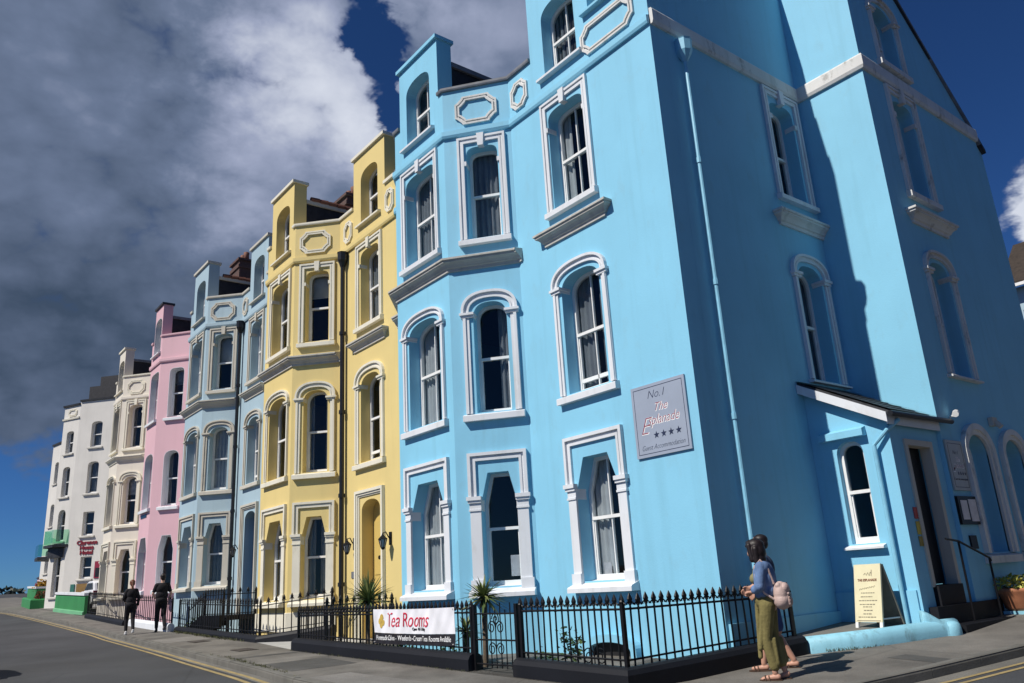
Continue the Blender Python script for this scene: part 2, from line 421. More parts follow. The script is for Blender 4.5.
# ------------------------------------------------------------------ a house of the terrace
CORN = [(-.02, 0), (.04, 0), (.045, .06), (.075, .075), (.085, .10), (.115, .14), (.16, .17), (.175, .175), (.175, .215), (.205, .22), (.205, .26), (-.02, .29)]
def cornice_block(F, s0, s1, z, mat, root, name='window_cornice'):
    q = lambda s, d: tuple(F.o + F.e*s + F.n*d)
    m = MB(); m.sweep([q(s0, -.1), q(s0, 0), q(s1, 0), q(s1, -.1)], [(d, z+h) for d, h in CORN]); return m.build(name, mat, root)
def terrace_house(name, label, a0, inn, cor, end, cant, a1, zm, wall, trim, corn_mat, cC, cA, plainstyle=False, door=None,
                  cblock=None, coping=None, curtains=None, base=-2.7, flat=True, glazed_roof=None, blockmat=None, oC=1.46, oA=1.64, ornmat=None, gapC=True):
    root = thing(name, label, 'house', P(a0, 9.7, zg(a0, 9.7)))
    FC = Frame((a0, 9.7), (inn, 9.7)); FB = Frame((inn, 9.7), (cor, 8.75)); FA = Frame((cor, 8.75), (end, 8.75)); FL = Frame((end, 8.75), (cant, 9.7))
    par, blk = zm(10.6), zm(12.15)
    cur = curtains or {}
    W = MB(); wC, wA, wB = 1.02, 1.22, .70
    sC = (cC - a0) if cC else None; sA = cA - cor; sB = .68
    attic = 'attic'
    ST = None if plainstyle else 1
    # holes
    def sps(col):
        out = []
        for lv in ('ground', 'first', 'second', 'attic'):
            if lv == 'attic' and col == 'B': continue
            if col == 'C' and lv == 'ground' and door: continue
            sp = spec(lv, zm); sp['top'] = zm({'ground': 2.45, 'second': 9.34}.get(lv, 0)); sp['zcap'] = zm(1.62)
            out.append((lv, sp))
        return out
    hC = [hole(sC, wC if lv != 'attic' else .98, sp) for lv, sp in sps('C')] if sC is not None else []
    if door: hC.append(opening('arch', sC, .94, zm(-1.05), zm(2.0), zm(2.27), p=2.2))
    hA = [hole(sA, wA if lv != 'attic' else 1.02, sp) for lv, sp in sps('A')]
    hB = [hole(sB, wB, sp) for lv, sp in sps('B')]
    Lc = FC.L
    if cblock:
        r, l = cblock[0]-a0, cblock[1]-a0
        ct = cblock[2] if len(cblock) > 2 else blk
        oc = [(0, base), (Lc, base), (Lc, par), (l, par), (l, ct), (r, ct)] + ([(r, par), (0, par)] if r > .01 else [])
    else: oc = [(0, base), (Lc, base), (Lc, par), (0, par)]
    extra = curtains.get('extra_holes', []) if curtains else []
    W.panel(FC, oc, hC + extra)
    W.panel(FB, [(0, base), (FB.L, base), (FB.L, par), (0, par)], hB)
    W.panel(FA, [(0, base), (FA.L, base), (FA.L, par), (FA.L-.25, par), (FA.L-.25, blk), (.17, blk), (.17, par), (0, par)], hA)
    W.panel(FL, [(0, base), (FL.L, base), (FL.L, par), (0, par)], [])
    W.box(cant, a1, 9.7, 10.1, base, par)
    W.box(a1-.25, a1-.01, 10.1, 18, base, par)     # party wall
    W.box(a0+.02, a1-.02, 18, 18.3, base, par)
    if not flat: W.box(a0+.01, a0+.25, 10.1, 18, base, par)
    wl = W.build('wall', wall, root)
    # dark storeys inside
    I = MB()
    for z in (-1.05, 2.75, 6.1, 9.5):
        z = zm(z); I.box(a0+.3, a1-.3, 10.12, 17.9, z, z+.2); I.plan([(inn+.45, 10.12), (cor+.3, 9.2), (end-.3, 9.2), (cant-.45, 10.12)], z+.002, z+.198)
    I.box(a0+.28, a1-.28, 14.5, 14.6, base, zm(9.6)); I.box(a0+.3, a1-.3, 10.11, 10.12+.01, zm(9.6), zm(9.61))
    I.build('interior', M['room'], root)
    # windows
    sw = {'ground': -.21, 'first': 3.07, 'second': 6.79, 'attic': 9.88}
    for col, F, c, w, ow in (('C', FC, sC, wC, oC), ('A', FA, sA, wA, oA), ('B', FB, sB, wB, 1.17)):
        if c is None: continue
        for lv, sp in sps(col):
            ww = w
            if lv == 'attic': ww = .98 if col == 'C' else 1.02
            st = None if (plainstyle or lv == 'attic') else lv
            oo = ow - .1 if lv == 'second' else ow
            window(root, F, c, ww, sp, M['sash'] if lv != 'x' else None, trim, st, oo if st else ww + (.28 if not plainstyle else .16),
                   bars=0 if col == 'B' else 1, curtain=cur.get((col, lv)), sill_z=zm(sw[lv]), lower_open=.12 if (col, lv) == ('C', 'first') else 0, reveal=trim if plainstyle else None)
    # string course, cornice, coping
    S = MB(); zs_ = zm(9.40)
    bay = [(a0 if flat else a0, 9.7), (inn, 9.7), (cor, 8.75), (end, 8.75), (cant, 9.7), (a1, 9.7)]
    S.sweep(bay, [(-.02, zs_), (.05, zs_), (.07, zs_+.05), (.07, zs_+.16), (-.02, zs_+.2)])
    S.build('string_course', wall, root)
    if not plainstyle:
        K = MB(); zc = zm(6.26)
        K.sweep([(inn-.12, 9.7), (inn, 9.7), (cor, 8.75), (end, 8.75), (cant, 9.7), (a1-.02, 9.7)], [(d, zc+z) for d, z in CORN])
        K.build('cornice', corn_mat, root)
        if cC: cornice_block(FC, sC-.80, sC+.80, zc, corn_mat, root)
        zp = zm(10.02)
        for f_, s, w, h in [(FB, .755, .95, .70)] + [(FC, s, w, .66) for s, w in curtains.get('frames', [])]:
            O = MB(); oct_frame(O, f_, s, zp, w, h); O.build('parapet_ornament', ornmat or trim, root)
    cp = MB(); zt = par
    prof = [(-.44, zt-.01), (.05, zt-.01), (.06, zt+.02), (.06, zt+.07), (-.44, zt+.10)]
    lft = cblock[1] if cblock else a0
    cp.sweep([(lft+.003, 9.7), (inn, 9.7), (cor, 8.75), (cor+.165, 8.75)], prof)
    cp.build('coping', coping, root); cp = MB()
    cp.sweep([(end-.245, 8.75), (end, 8.75), (cant, 9.7), (a1-.02, 9.7)], prof)
    cp.build('coping', coping, root)
    bc = MB()
    bc.box(cor+.12, end-.2, 8.68, 9.2, blk, blk+.09)
    bc.build('attic_coping', blockmat or coping, root)
    if cblock and ct == blk:
        bc = MB(); bc.box(cblock[0]-.05, cblock[1]+.05, 9.63, 10.16, blk, blk+.09); bc.build('attic_coping', blockmat or coping, root)
        bc = MB(); bc.box(a0+.01, cblock[0]-.002, 9.64, 10.14, par, par+.09); bc.build('coping', coping, root)
    # dormer behind the attic window, main roof
    D = MB(); zd = zm(11.68)
    D.box(cor+.22, end-.3, 9.16, 13.4, zm(9.9), zd-.12)
    dm = D.build('dormer', M['dark_cheek'], root)
    if cblock: D = MB(); D.box(cblock[0]+.06, cblock[1]-.06, 10.105, 13.4, zm(9.9), zd-.12); D.build('dormer', M['dark_cheek'], root)
    Df = MB(); Df.box(cor+.16, end-.24, 9.155, 13.4, zd-.12, zd)
    Df.build('fascia', M['lead'] if glazed_roof is None else M['stone_trim'], dm)
    if glazed_roof:
        T = MB()
        for i in range(14):
            b = 9.3 + i*.29; T.tube([P(cor+.2, b, zd+.05), P(cor+.2, b+.27, zd+.065)], .085, 8)
        T.build('ridge_tile', M['terracotta'], dm)
    R = MB()
    z0 = zm(10.15)
    for (b0, za, b1, zb) in ((10.15, z0, 14.0, z0+2.6), (14.0, z0+2.6, 17.95, z0)):
        v = [P(a0+.02, b0, za), P(a1-.02, b0, za), P(a1-.02, b1, zb), P(a0+.02, b1, zb)]
        R.add(v + [q - Vector((0, 0, .12)) for q in v], [(0, 1, 2, 3), (7, 6, 5, 4), (0, 4, 5, 1), (1, 5, 6, 2), (2, 6, 7, 3), (3, 7, 4, 0)])
    R.build('roof', M['slate'], root)
    return root, (FC, FB, FA, FL)
def zmap(d0, d1): return lambda z: z + d0 + (d1-d0)*(z+.2)/12.2
def brick_mat():
    m, nt, bs = new_mat('chimney brick'); b = nt.nodes.new('ShaderNodeTexBrick')
    b.inputs['Color1'].default_value = (.11, .045, .033, 1); b.inputs['Color2'].default_value = (.07, .035, .03, 1); b.inputs['Mortar'].default_value = (.13, .115, .10, 1)
    b.inputs['Scale'].default_value = 4.5; nt.links.new(coords(nt, (1, 1, 1)), b.inputs['Vector'])
    mp = nt.nodes.new('ShaderNodeMapping'); mp.inputs['Rotation'].default_value = (math.pi/2, 0, 0)
    nt.links.new(coords(nt), mp.inputs[0]); nt.links.new(mp.outputs[0], b.inputs['Vector'])
    nt.links.new(b.outputs[0], bs.inputs['Base Color']); bs.inputs['Roughness'].default_value = .85; return m
M['brick'] = brick_mat()
def chimney(root, a, b, z0, z1, w=.9, d=.7, pots=2):
    m = MB(); m.box(a-w/2, a+w/2, b-d/2, b+d/2, z0, z1); m.box(a-w/2-.06, a+w/2+.06, b-d/2-.06, b+d/2+.06, z1-.35, z1-.2); m.box(a-w/2-.08, a+w/2+.08, b-d/2-.08, b+d/2+.08, z1, z1+.1)
    c = m.build('chimney', M['brick'], root)
    for i in range(pots):
        p = MB(); p.lathe(P(a + (i-(pots-1)/2)*.4, b, z1+.1), [(.13, 0), (.11, .3), (.13, .42), (.10, .45)], 10); p.build('chimney_pot', M['terracotta'], c, smooth=True)
def downpipe(root, pts, mat, hopper=None, r=.05, name='downpipe'):
    m = MB(); m.tube(pts, r, 10)
    top = pts[0]
    L = (pts[-1]-pts[0]).length; k = int(L/2.2)
    for i in range(1, k):
        q = pts[0].lerp(pts[-1], i/k) if len(pts) == 2 else None
        if q: m.tube([q - Vector((0, 0, .05)), q + Vector((0, 0, .05))], r*1.35, 10)
    if hopper:
        h = top; m.lathe(h - Vector((0, 0, .25)), [(r*1.1, 0), (.11, .12), (.15, .2), (.16, .42), (.17, .44), (.10, .44)], 8)
    return m.build(name, mat, root)
def lantern(root, F, s, z):
    """wall lantern on a curled bracket"""
    m = MB(); m.fbox(F, s-.05, s+.05, 0, .03, z-.18, z+.12)
    m.tube([F.p(s, .02, z-.06), F.p(s, .08, z+.02), F.p(s, .14, z+.12), F.p(s, .21, z+.10), F.p(s, .22, z+.03)], .014, 6)
    c = F.p(s, .22, z - .25)
    m.lathe(c, [(.025, -.035), (.05, 0), (.05, .018)], 6); m.lathe(c + Vector((0, 0, .20)), [(.112, 0), (.104, .018), (.035, .085), (.018, .12), (.010, .145)], 6)
    for j in range(6):
        t = j*math.pi/3; m.tube([c + Vector((.05*math.cos(t), .05*math.sin(t), .018)), c + Vector((.096*math.cos(t), .096*math.sin(t), .20))], .010, 5)
    o = m.build('wall_lantern', M['black_iron'], root)
    g = MB(); g.lathe(c, [(.044, .02), (.088, .198)], 6); g.build('lantern_glass', M['net_dim'], o)
    return o
# ------------------------------------------------------------------ blue corner house
I0 = lambda z: z
cur_blue = {('C', 'ground'): 'both', ('C', 'first'): 'both_dim', ('C', 'second'): 'sides', ('A', 'ground'): 'left', ('A', 'first'): 'both', ('A', 'second'): 'left_dim',
            ('B', 'ground'): None, ('B', 'first'): 'right_dim', ('B', 'second'): 'net_dim', ('A', 'attic'): None, ('C', 'attic'): 'both_dim',
            'frames': [(11.28-7.61, .56), (8.62-7.61, 1.40)]}
sp2 = spec('attic', I0, z0=10.70, zs=11.7, zt=11.95); cur_blue['extra_holes'] = [hole(8.62-7.61, .9, sp2)]
blue, FRB = terrace_house('corner_house', 'tall sky blue corner house with white window surrounds, a side wing and a porch', 7.61, 11.65, 12.83, 14.93, 16.1, 16.56, I0,
    M['blue'], M['white'], M['grey_trim'], 9.95, 13.86, cblock=(7.61, 10.87, 12.6), blockmat=M['blue'], ornmat=M['old_white'], coping=M['lead'], curtains=cur_blue)
FC, FB, FA, FL = FRB
window(blue, FC, 8.62-7.61, .9, sp2, M['sash'], bars=1, sill_z=10.59, outer=1.15, sill_mat=M['blue'])
# end wall, wing
FS = Frame((7.61, 14.3), (7.61, 9.7)); FWF = Frame((6.15, 14.3), (7.61, 14.3)); FWS = Frame((6.15, 19.45), (6.15, 14.3))
E1 = MB()
def sidew(level, **kw):
    sp = spec(level, I0, **kw); sp['top'] = 9.36; sp['zcap'] = 1.62; return sp
s2 = sidew('second'); s1 = sidew('first'); cS = 14.3-13.56
E1.panel(FS, [(0, -2.7), (4.198, -2.7), (4.198, 10.6), (4.198, 10.62), (2.2, 12.6), (0, 12.6)], [hole(cS, .80, s1), hole(cS, .80, s2)])
cW = 19.45-15.72; s3 = dict(kind='arch', z0=9.98, zs=11.15, zt=11.5, p=2.1, top=0, zcap=0); sg = dict(kind='arch', z0=.05, zs=1.78, zt=2.12, p=2.0, top=0, zcap=0)
c1, c2 = 19.45-15.62, 19.45-17.20
end_w = E1.build('end_wall', M['blue'], blue); E1 = MB()
E1.panel(FWS, [(0, -2.7), (5.148, -2.7), (5.148, 13.4), (4.2, 13.4), (0, 9.5)], [hole(cW, .80, s1), hole(cW, .80, s2), hole(cW, .84, s3), hole(c1, .86, sg), hole(c2, .86, sg)])
E1.build('wing_wall', M['blue'], blue); E1 = MB()
E1.panel(FWF, [(.002, -2.7), (1.8, -2.7), (1.8, 13.4), (.002, 13.4)], [])
E1.build('wing_front_wall', M['blue'], blue); E1 = MB()
E1.box(6.2, 16.3, 19.45, 19.8, -2.7, 9.5); E1.build('rear_wall', M['blue'], blue)
for F, c, sp, st, ow, sz, cu in ((FS, cS, s2, 'second', 1.24, 6.80, None), (FS, cS, s1, 'first', 1.22, 3.15, 'sides_dim'), (FWS, cW, s2, 'second', 1.24, 6.78, None), (FWS, cW, s1, 'first', 1.24, 3.15, None),
                             (FWS, cW, s3, 'first', 1.26, 9.80, None), (FWS, c1, sg, 'first', 1.26, -.13, None), (FWS, c2, sg, 'first', 1.26, -.13, None)):
    window(blue, F, c, .86 if sp is sg else (.84 if sp is s3 else .80), sp, M['sash'], M['old_white'] if F is FWS else M['white'], 'ring' if sp is sg else st, ow, bars=0, curtain=cu, sill_z=sz)
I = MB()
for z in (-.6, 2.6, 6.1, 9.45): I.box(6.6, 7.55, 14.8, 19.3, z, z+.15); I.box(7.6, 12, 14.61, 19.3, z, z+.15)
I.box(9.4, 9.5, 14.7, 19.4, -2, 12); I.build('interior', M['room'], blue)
T = MB()
T.sweep([(6.15, 19.44), (6.15, 14.3), (7.61, 14.3), (7.61, 9.72)], [(-.02, 9.40), (.05, 9.40), (.075, 9.46), (.075, 9.68), (.055, 9.72), (-.02, 9.74)])
T.build('end_string_course', M['old_white'], blue)
cornice_block(FS, cS-.70, cS+.70, 6.24, M['old_white'], blue); cornice_block(FWS, cW-.76, cW+.66, 6.22, M['old_white'], blue)
V = MB()                                                             # verges and roofs
V.add([P(a, b, z) for a in (6.09, 6.22) for b, z in ((19.56, 9.43), (15.25, 13.50), (15.25, 13.44), (19.56, 9.36))], [(0, 1, 2, 3), (7, 6, 5, 4), (0, 4, 5, 1), (1, 5, 6, 2), (2, 6, 7, 3), (3, 7, 4, 0)])
V.build('verge', M['lead'], blue)
R = MB()
v = [P(6.1, 19.8, 9.3), P(12, 19.8, 9.3), P(12, 15.2, 13.5), P(6.1, 15.2, 13.5), P(6.1, 14.28, 13.5), P(12, 14.28, 13.5)]
R.add(v + [q - Vector((0, 0, .1)) for q in v], [(0, 1, 2, 3), (3, 2, 5, 4), (9, 8, 7, 6), (10, 11, 8, 9), (0, 6, 7, 1), (4, 5, 11, 10), (0, 3, 9, 6), (3, 4, 10, 9)])
R.add([P(7.6, 12.1, 12.62), P(12, 12.1, 12.62), P(12, 14.3, 12.62), P(7.6, 14.3, 12.62), P(7.6, 10.1, 10.62), P(12, 10.1, 10.62)], [(0, 1, 2, 3), (4, 5, 1, 0)])
R.build('wing_roof', M['slate'], blue)
# attic block side return on the corner
B = MB(); B.box(7.63, 10.85, 10.12, 11.0, 10.62, 12.55); B.build('gable_cheek', M['dark_cheek'], blue)
# end wall pipe, base plinth
downpipe(blue, [P(7.52, 10.47, 9.1), P(7.52, 10.43, -2.2)], M['blue_plastic'], hopper=True, r=.04)
pb = MB(); pb.box(7.56, 7.605, 9.75, 12.63, -2.5, -.72); pb.build('plinth', M['blue'], blue)
# porch
FPF = Frame((6.22, 12.65), (7.61, 12.65)); FPS = Frame((6.22, 14.298), (6.22, 12.65))
po = MB(); cw = 6.94-6.22
spw = dict(kind='arch', z0=.30, zs=1.72, zt=1.95, p=2.4)
po.panel(FPF, [(.0, -1.6), (1.388, -1.6), (1.388, 2.90), (0, 2.16)], [opening('arch', cw, .47, .30, 1.72, 1.95, p=2.4)], .25)
po.panel(FPS, [(0, -1.6), (.34, -1.6), (.34, 1.87), (1.22, 1.87), (1.22, -1.6), (1.398, -1.6), (1.398, 2.14), (0, 2.14)], [], .25)
po.fbox(FPF, 1.386-1.34, 1.386, .003, .035, -1.5, -.44)
po.build('porch_wall', M['blue'], blue)
window(blue, FPF, cw, .47, spw, M['sash'], bars=0, curtain=None, sill_z=.21, outer=.62, sill_mat=M['white'], depth=.10)
h = MB(); fprof(h, FPF, cw-.34, cw+.46, [(0, 2.0), (.13, 2.0), (.13, 2.11), (0, 2.16)]); h.build('window_hood', M['blue'], blue)
ro = MB()
sl = (3.10-2.30)/(7.62-6.08)
v = [P(7.605, 12.50, 3.10), P(6.04, 12.50, 2.28), P(6.04, 14.72, 2.28), P(7.605, 14.29, 3.10), P(6.145, 14.29, 2.34), P(6.145, 14.72, 2.335)]
v = [P(7.605, 12.50, 3.10), P(6.06, 12.50, 2.29), P(6.06, 14.29, 2.29), P(7.605, 14.29, 3.10)]
ro.add(v + [q - Vector((0, 0, .07)) for q in v], [(0, 1, 2, 3), (7, 6, 5, 4), (0, 4, 5, 1), (1, 5, 6, 2), (2, 6, 7, 3), (3, 7, 4, 0)])
for i in range(7):           # slate courses
    t0 = i/7; z = 3.10 + (2.29-3.10)*t0
    ro.add([P(7.605-1.545*t0, 12.49, z+.03), P(7.605-1.545*(t0+1/7), 12.49, z-.105+.025), P(7.605-1.545*(t0+1/7), 14.28, z-.105+.025), P(7.605-1.545*t0, 14.28, z+.012)], [(0, 1, 2, 3)])
rf = ro.build('porch_roof', M['slate'], blue)
fa = MB()
fa.add([P(a, b, z) for b in (12.46, 12.495) for a, z in ((7.605, 3.06), (6.12, 2.28), (6.12, 2.12), (7.605, 2.90))], [(0, 1, 2, 3), (7, 6, 5, 4), (0, 4, 5, 1), (1, 5, 6, 2), (2, 6, 7, 3), (3, 7, 4, 0)])
fa.box(6.13, 6.16, 12.50, 14.28, 2.10, 2.26); fa.build('fascia', M['white'], rf)
gu = MB(); gu.tube([P(6.05, 12.46, 2.25), P(6.05, 14.60, 2.27)], .045, 10); gu.build('gutter', M['black_plastic'], rf)
downpipe(blue, [P(6.10, 12.80, 2.18), P(6.22, 12.60, 2.02), P(6.46, 12.56, 1.80), P(6.46, 12.56, -.95)], M['blue_plastic'], r=.035)
d = MB(); d.fbox(FPS, .345, 1.215, -.24, -.20, -.39, 1.865); d.build('door', M['door_dark'], blue)
df = MB(); df.strip(FPS, [(.30, -.42), (.30, 1.90), (1.26, 1.90), (1.26, -.42)], [(.40, -.42), (.40, 1.80), (1.16, 1.80), (1.16, -.42)], -.15, .03); df.build('door_frame', M['stone_trim'], blue)
st = MB()
st.box(6.14, 6.47, 13.10, 13.93, -1.5, -.40); st.box(6.08, 6.138, 12.80, 15.1, -1.6, -.70); st.box(6.138, 6.215, 12.80, 14.28, -1.6, -.702); st.box(5.80, 6.078, 12.98, 15.7, -1.6, -.965)
tag(st.build('entrance_steps', M['black_plinth']), 'black painted entrance steps up to the porch door of the blue house', 'steps')
# fittings on the wing
c = MB(); q = P(6.02, 14.78, 2.42); c.tube([P(6.14, 14.78, 2.38), P(6.06, 14.78, 2.40)], .02, 6); c.tube([q + Vector((-.02, .05, .03)), q + Vector((.05, -.16, -.03))], .055, 8)
c.build('security_camera', M['sash'], blue)
c = MB(); c.box(6.06, 6.145, 16.4, 16.6, 2.34, 2.50); c.tube([P(6.05, 16.5, 2.40), P(5.98, 16.5, 2.30)], .05, 8); c.build('floodlight', M['stone_trim'], blue)
# basement windows
bw = MB(); sb = 9.85-7.61
bw.strip(FC, opening('arch', sb, .95, -2.6, -1.12, -.98), opening('arch', sb, .95, -2.6, -1.12, -.98, .12), -.01, .16)
bw.build('basement_surround', M['blue'], blue)
bg = MB(); bg.prism(FC, opening('arch', sb, .95, -2.6, -1.12, -.98), .004, .02); bg.build('basement_pane', M['door_dark'], blue)
nt_ = MB(); nt_.fbox(FC, sC-.28 if False else 9.95-7.61+.18, 9.95-7.61+.36, -.36, -.352, .06, .26); nt_.build('window_notice', M['paper'], blue)
nt_ = MB(); nt_.fbox(FB, .42, .60, -.36, -.352, .14, .52); nt_.build('window_notice', M['paper'], blue)

# ------------------------------------------------------------------ yellow, pale blue, pink and cream houses
zy = zmap(-.04, -.06)
yellow, FRY = terrace_house('terraced_house', 'yellow terraced house with cream trim and a black drainpipe beside its bay', 16.56, 19.80, 20.80, 22.88, 24.1, 24.66, zy, M['yellow'], M['cream_trim'], M['grey_trim'],
    18.02, 21.78, door=True, cblock=(17.14, 18.95), coping=M['cream_trim'], curtains={('A', 'ground'): 'sides_dim', ('B', 'ground'): 'both_dim', ('C', 'first'): 'right_dim', ('C', 'second'): 'left_dim', ('B', 'second'): 'blind', ('B', 'first'): 'sides_dim', ('A', 'first'): 'right', ('A', 'second'): 'blind_dim', 'frames': [(16.86-16.56, .44), (19.25-16.56, .5)]}, glazed_roof=True, oC=1.55, oA=1.66)
zl = zmap(.58, .16)
lblue, FRL = terrace_house('terraced_house', 'pale grey blue terraced house with stone coloured trim between yellow and pink', 24.66, 27.75, 28.72, 30.75, 31.9, 32.2, zl, M['light_blue'], M['stone_trim'], M['stone_trim'],
    26.22, 29.68, door=True, cblock=(25.4, 27.05), coping=M['stone_trim'], curtains={('A', 'ground'): 'net', ('A', 'first'): 'net_dim', ('B', 'ground'): 'net_dim', ('B', 'first'): 'net', ('B', 'second'): 'blind', ('A', 'second'): 'sides', ('C', 'first'): 'both_dim', ('C', 'second'): 'net', 'frames': [(27.42-24.66, .5)]}, glazed_roof=True, oC=1.5)
zp = zmap(.62, .40)
pink, FRP = terrace_house('terraced_house', 'plain pink terraced house with deep white window recesses', 32.2, 33.6, 34.75, 36.3, 37.4, 37.7, zp, M['pink'], M['white'], M['white'], None, 35.5,
    plainstyle=True, coping=M['pink'], curtains={('B', 'second'): 'blind_dim', ('A', 'first'): 'net', ('B', 'first'): 'sides_dim', ('B', 'ground'): 'right', ('A', 'second'): 'both'}, blockmat=M['slate'])
zc = zmap(.55, .08)
cream, FRC = terrace_house('terraced_house', 'cream terraced house with carved window surrounds next to the pink one', 37.7, 40.1, 41.2, 42.75, 43.9, 44.2, zc, M['cream'], M['cream_trim'], M['cream_trim'], None, 41.95,
    coping=M['cream_trim'], curtains={('A', 'ground'): 'net_dim', ('B', 'second'): 'sides_dim', ('B', 'first'): 'blind', ('A', 'first'): 'both_dim', 'frames': []}, oA=1.5)
for hs, F, zz, dm, a in ((yellow, FRY[0], zy, M['door_yellow'], 18.02), (lblue, FRL[0], zl, M['door_navy'], 26.22)):
    s = a - F.o.x
    d = MB(); d.prism(F, opening('arch', s, .93, zz(-1.05), zz(2.0), zz(2.27), p=2.2), -.38, -.33)
    for z0, z1 in ((-.75, .25), (.45, 1.75)):
        for x in (-.24, .24): d.fbox(F, s+x-.16, s+x+.16, -.335, -.315, zz(z0), zz(z1))
    do = d.build('door', dm, hs)
    k = MB(); k.tube([F.p(s+.05, -.33, zz(.85)), F.p(s+.05, -.25, zz(.85))], .05, 8); k.fbox(F, s-.16, s+.05, -.33, -.30, zz(.78), zz(.92)); k.build('letter_plate', M['black_iron'], do)
    t = MB(); top, b = zz(2.52), zz(-1.05)
    A = lambda x: [(s-.72+x, b), (s-.72+x, top-x), (s+.72-x, top-x), (s+.72-x, b)]
    t.strip(F, A(0), A(.07), -.02, .09); t.strip(F, A(.065), A(.12), -.02, .06); t.strip(F, A(.115), A(.16), -.02, .03)
    t.build('door_surround', M['cream_trim'] if hs is yellow else M['stone_trim'], hs)
    if hs is yellow: lantern(hs, F, 17.03-F.o.x, 1.22); lantern(hs, F, 18.86-F.o.x, 1.22)
    else: lantern(hs, F, 26.22+.85-F.o.x, zz(1.1))
FYC = FRY[0]
pl = MB(); pl.fbox(FYC, 18.72-16.56, 19.02-16.56, .002, .02, .36, .52); tag(pl.build('name_plaque', M['lead']), 'small grey plaque on the yellow wall beside the door', 'sign')
pl = MB(); pl.fbox(FYC, 17.5-16.56, 17.75-16.56, -.31, -.29, .95, 1.1); pl.build('door_notice', M['paper'], yellow)
bnd = MB(); bnd.sweep([(19.84, 9.66), (20.80, 8.75), (22.88, 8.75), (24.1, 9.69)], [(-.02, -.86), (.035, -.86), (.035, -.40), (-.02, -.38)]); bnd.build('base_band', M['cream_trim'], yellow)
downpipe(yellow, [P(19.38, 9.58, 9.15), P(19.38, 9.58, -2.0)], M['black_plastic'], hopper=True, r=.065)
downpipe(lblue, [P(27.55, 9.58, 9.5), P(27.55, 9.58, -1.5)], M['black_plastic'], hopper=True, r=.06)
chimney(yellow, 24.0, 12.2, 11, 13.62, .9, .8); chimney(lblue, 33.2, 11.6, 11, 14.35, 1.0, .8)
# ------------------------------------------------------------------ hotel and the houses far down the road
HK = 1.16
def hz(z): return z*HK
hotel = thing('hotel', 'off white corner hotel with red lettering, a green glass balcony and a dark mansard roof', 'hotel', P(60, 10.15, zg(60, 10.15)))
H1 = Frame((56.72, 12.99), (60.0, 10.15)); H2 = Frame((60.0, 10.15), (61.45, 9.45)); H3 = Frame((61.45, 9.45), (68, 13.5)); H0 = Frame((50.5, 13.0), (56.72, 12.99))
hw = []
c1 = hz(2.52)
for z0, zs, zt, k in ((8.97, 10.25, 10.45, 'arch'), (6.3, 7.85, 8.1, 'arch'), (3.95, 5.2, 5.26, 'rect'), (1.62, 2.7, 2.8, 'rect')):
    hw.append((H1, c1 if k == 'arch' or z0 > 2 else hz(2.42), .82, dict(kind=k, z0=hz(z0), zs=hz(zs), zt=hz(zt), p=2.6, top=0, zcap=0)))
for z0, zs, zt, k in ((8.75, 9.9, 10.05, 'arch'), (6.25, 7.75, 7.95, 'arch'), (3.75, 5.15, 5.5, 'arch'), (.75, 2.8, 3.0, 'arch')):
    hw.append((H2, .78, .72, dict(kind=k, z0=hz(z0), zs=hz(zs), zt=hz(zt), p=2.4, top=0, zcap=0)))
m = MB()
m.panel(H1, [(0, -2.5), (H1.L, -2.5), (H1.L, hz(11.72)), (0, hz(11.72))], [hole(c, w, sp) for F, c, w, sp in hw if F is H1])
m.panel(H2, [(0, -2.5), (H2.L, -2.5), (H2.L, hz(11.55)), (0, hz(11.55))], [hole(c, w, sp) for F, c, w, sp in hw if F is H2])
m.panel(H3, [(0, -2.5), (H3.L, -2.5), (H3.L, hz(11.4)), (0, hz(11.4))], []); m.panel(H0, [(0, -2.5), (H0.L, -2.5), (H0.L, hz(11.72)), (0, hz(11.72))], [])
m.build('wall', M['hotel'], hotel)
for F, c, w, sp in hw:
    window(hotel, F, c, w, sp, M['sash'], bars=0, curtain='net_dim' if sp['z0'] > 6 else None, sill_z=sp['z0']-.14, outer=w+.25, sill_mat=M['grey_trim'], depth=.22)
m = MB()
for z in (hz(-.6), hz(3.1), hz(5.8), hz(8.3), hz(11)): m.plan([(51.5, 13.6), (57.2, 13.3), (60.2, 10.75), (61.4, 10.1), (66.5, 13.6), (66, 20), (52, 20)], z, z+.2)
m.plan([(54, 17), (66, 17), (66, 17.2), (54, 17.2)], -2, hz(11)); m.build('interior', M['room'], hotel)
m = MB(); zt = hz(11.72)
m.sweep([(50.5, 13.0), (56.72, 12.99), (60.0, 10.15)], [(-.4, zt), (.10, zt), (.12, zt+.12), (-.4, zt+.14)])
m.sweep([(60.03, 10.14), (61.45, 9.45), (68, 13.5)], [(-.4, hz(11.55)), (.10, hz(11.55)), (.12, hz(11.55)+.12), (-.4, hz(11.55)+.14)]); m.build('coping', M['slate'], hotel)
m = MB(); m.plan([(51, 13.2), (56.8, 13.1), (59.75, 10.55), (61, 12.5), (60, 20), (51, 20)], zt, hz(12.62)); m.build('roof', M['dark_cheek'], hotel); m = MB(); m.plan([(51.2, 13.35), (56.9, 13.2), (59.3, 11.1), (60, 13), (58.6, 20), (51.2, 20)], hz(12.6), hz(13.2)); m.build('upper_roof', M['dark_cheek'], hotel); m = MB(); m.plan([(59.9, 11.3), (61.2, 10.4), (66, 13.7), (62, 20)], hz(11.5), hz(11.9)); m.build('roof', M['slate'], hotel)
m = MB(); zz = hz(10.75); m.sweep([(60.0, 10.15), (61.45, 9.45), (64.5, 11.35)], [(-.02, zz), (.08, zz), (.10, zz+.1), (-.02, zz+.14)]); 
for c in (.72,): 
    oct_frame(m, H2, c, hz(11.15), .9, .5)
m.build('string_course', M['cream_trim'], hotel)
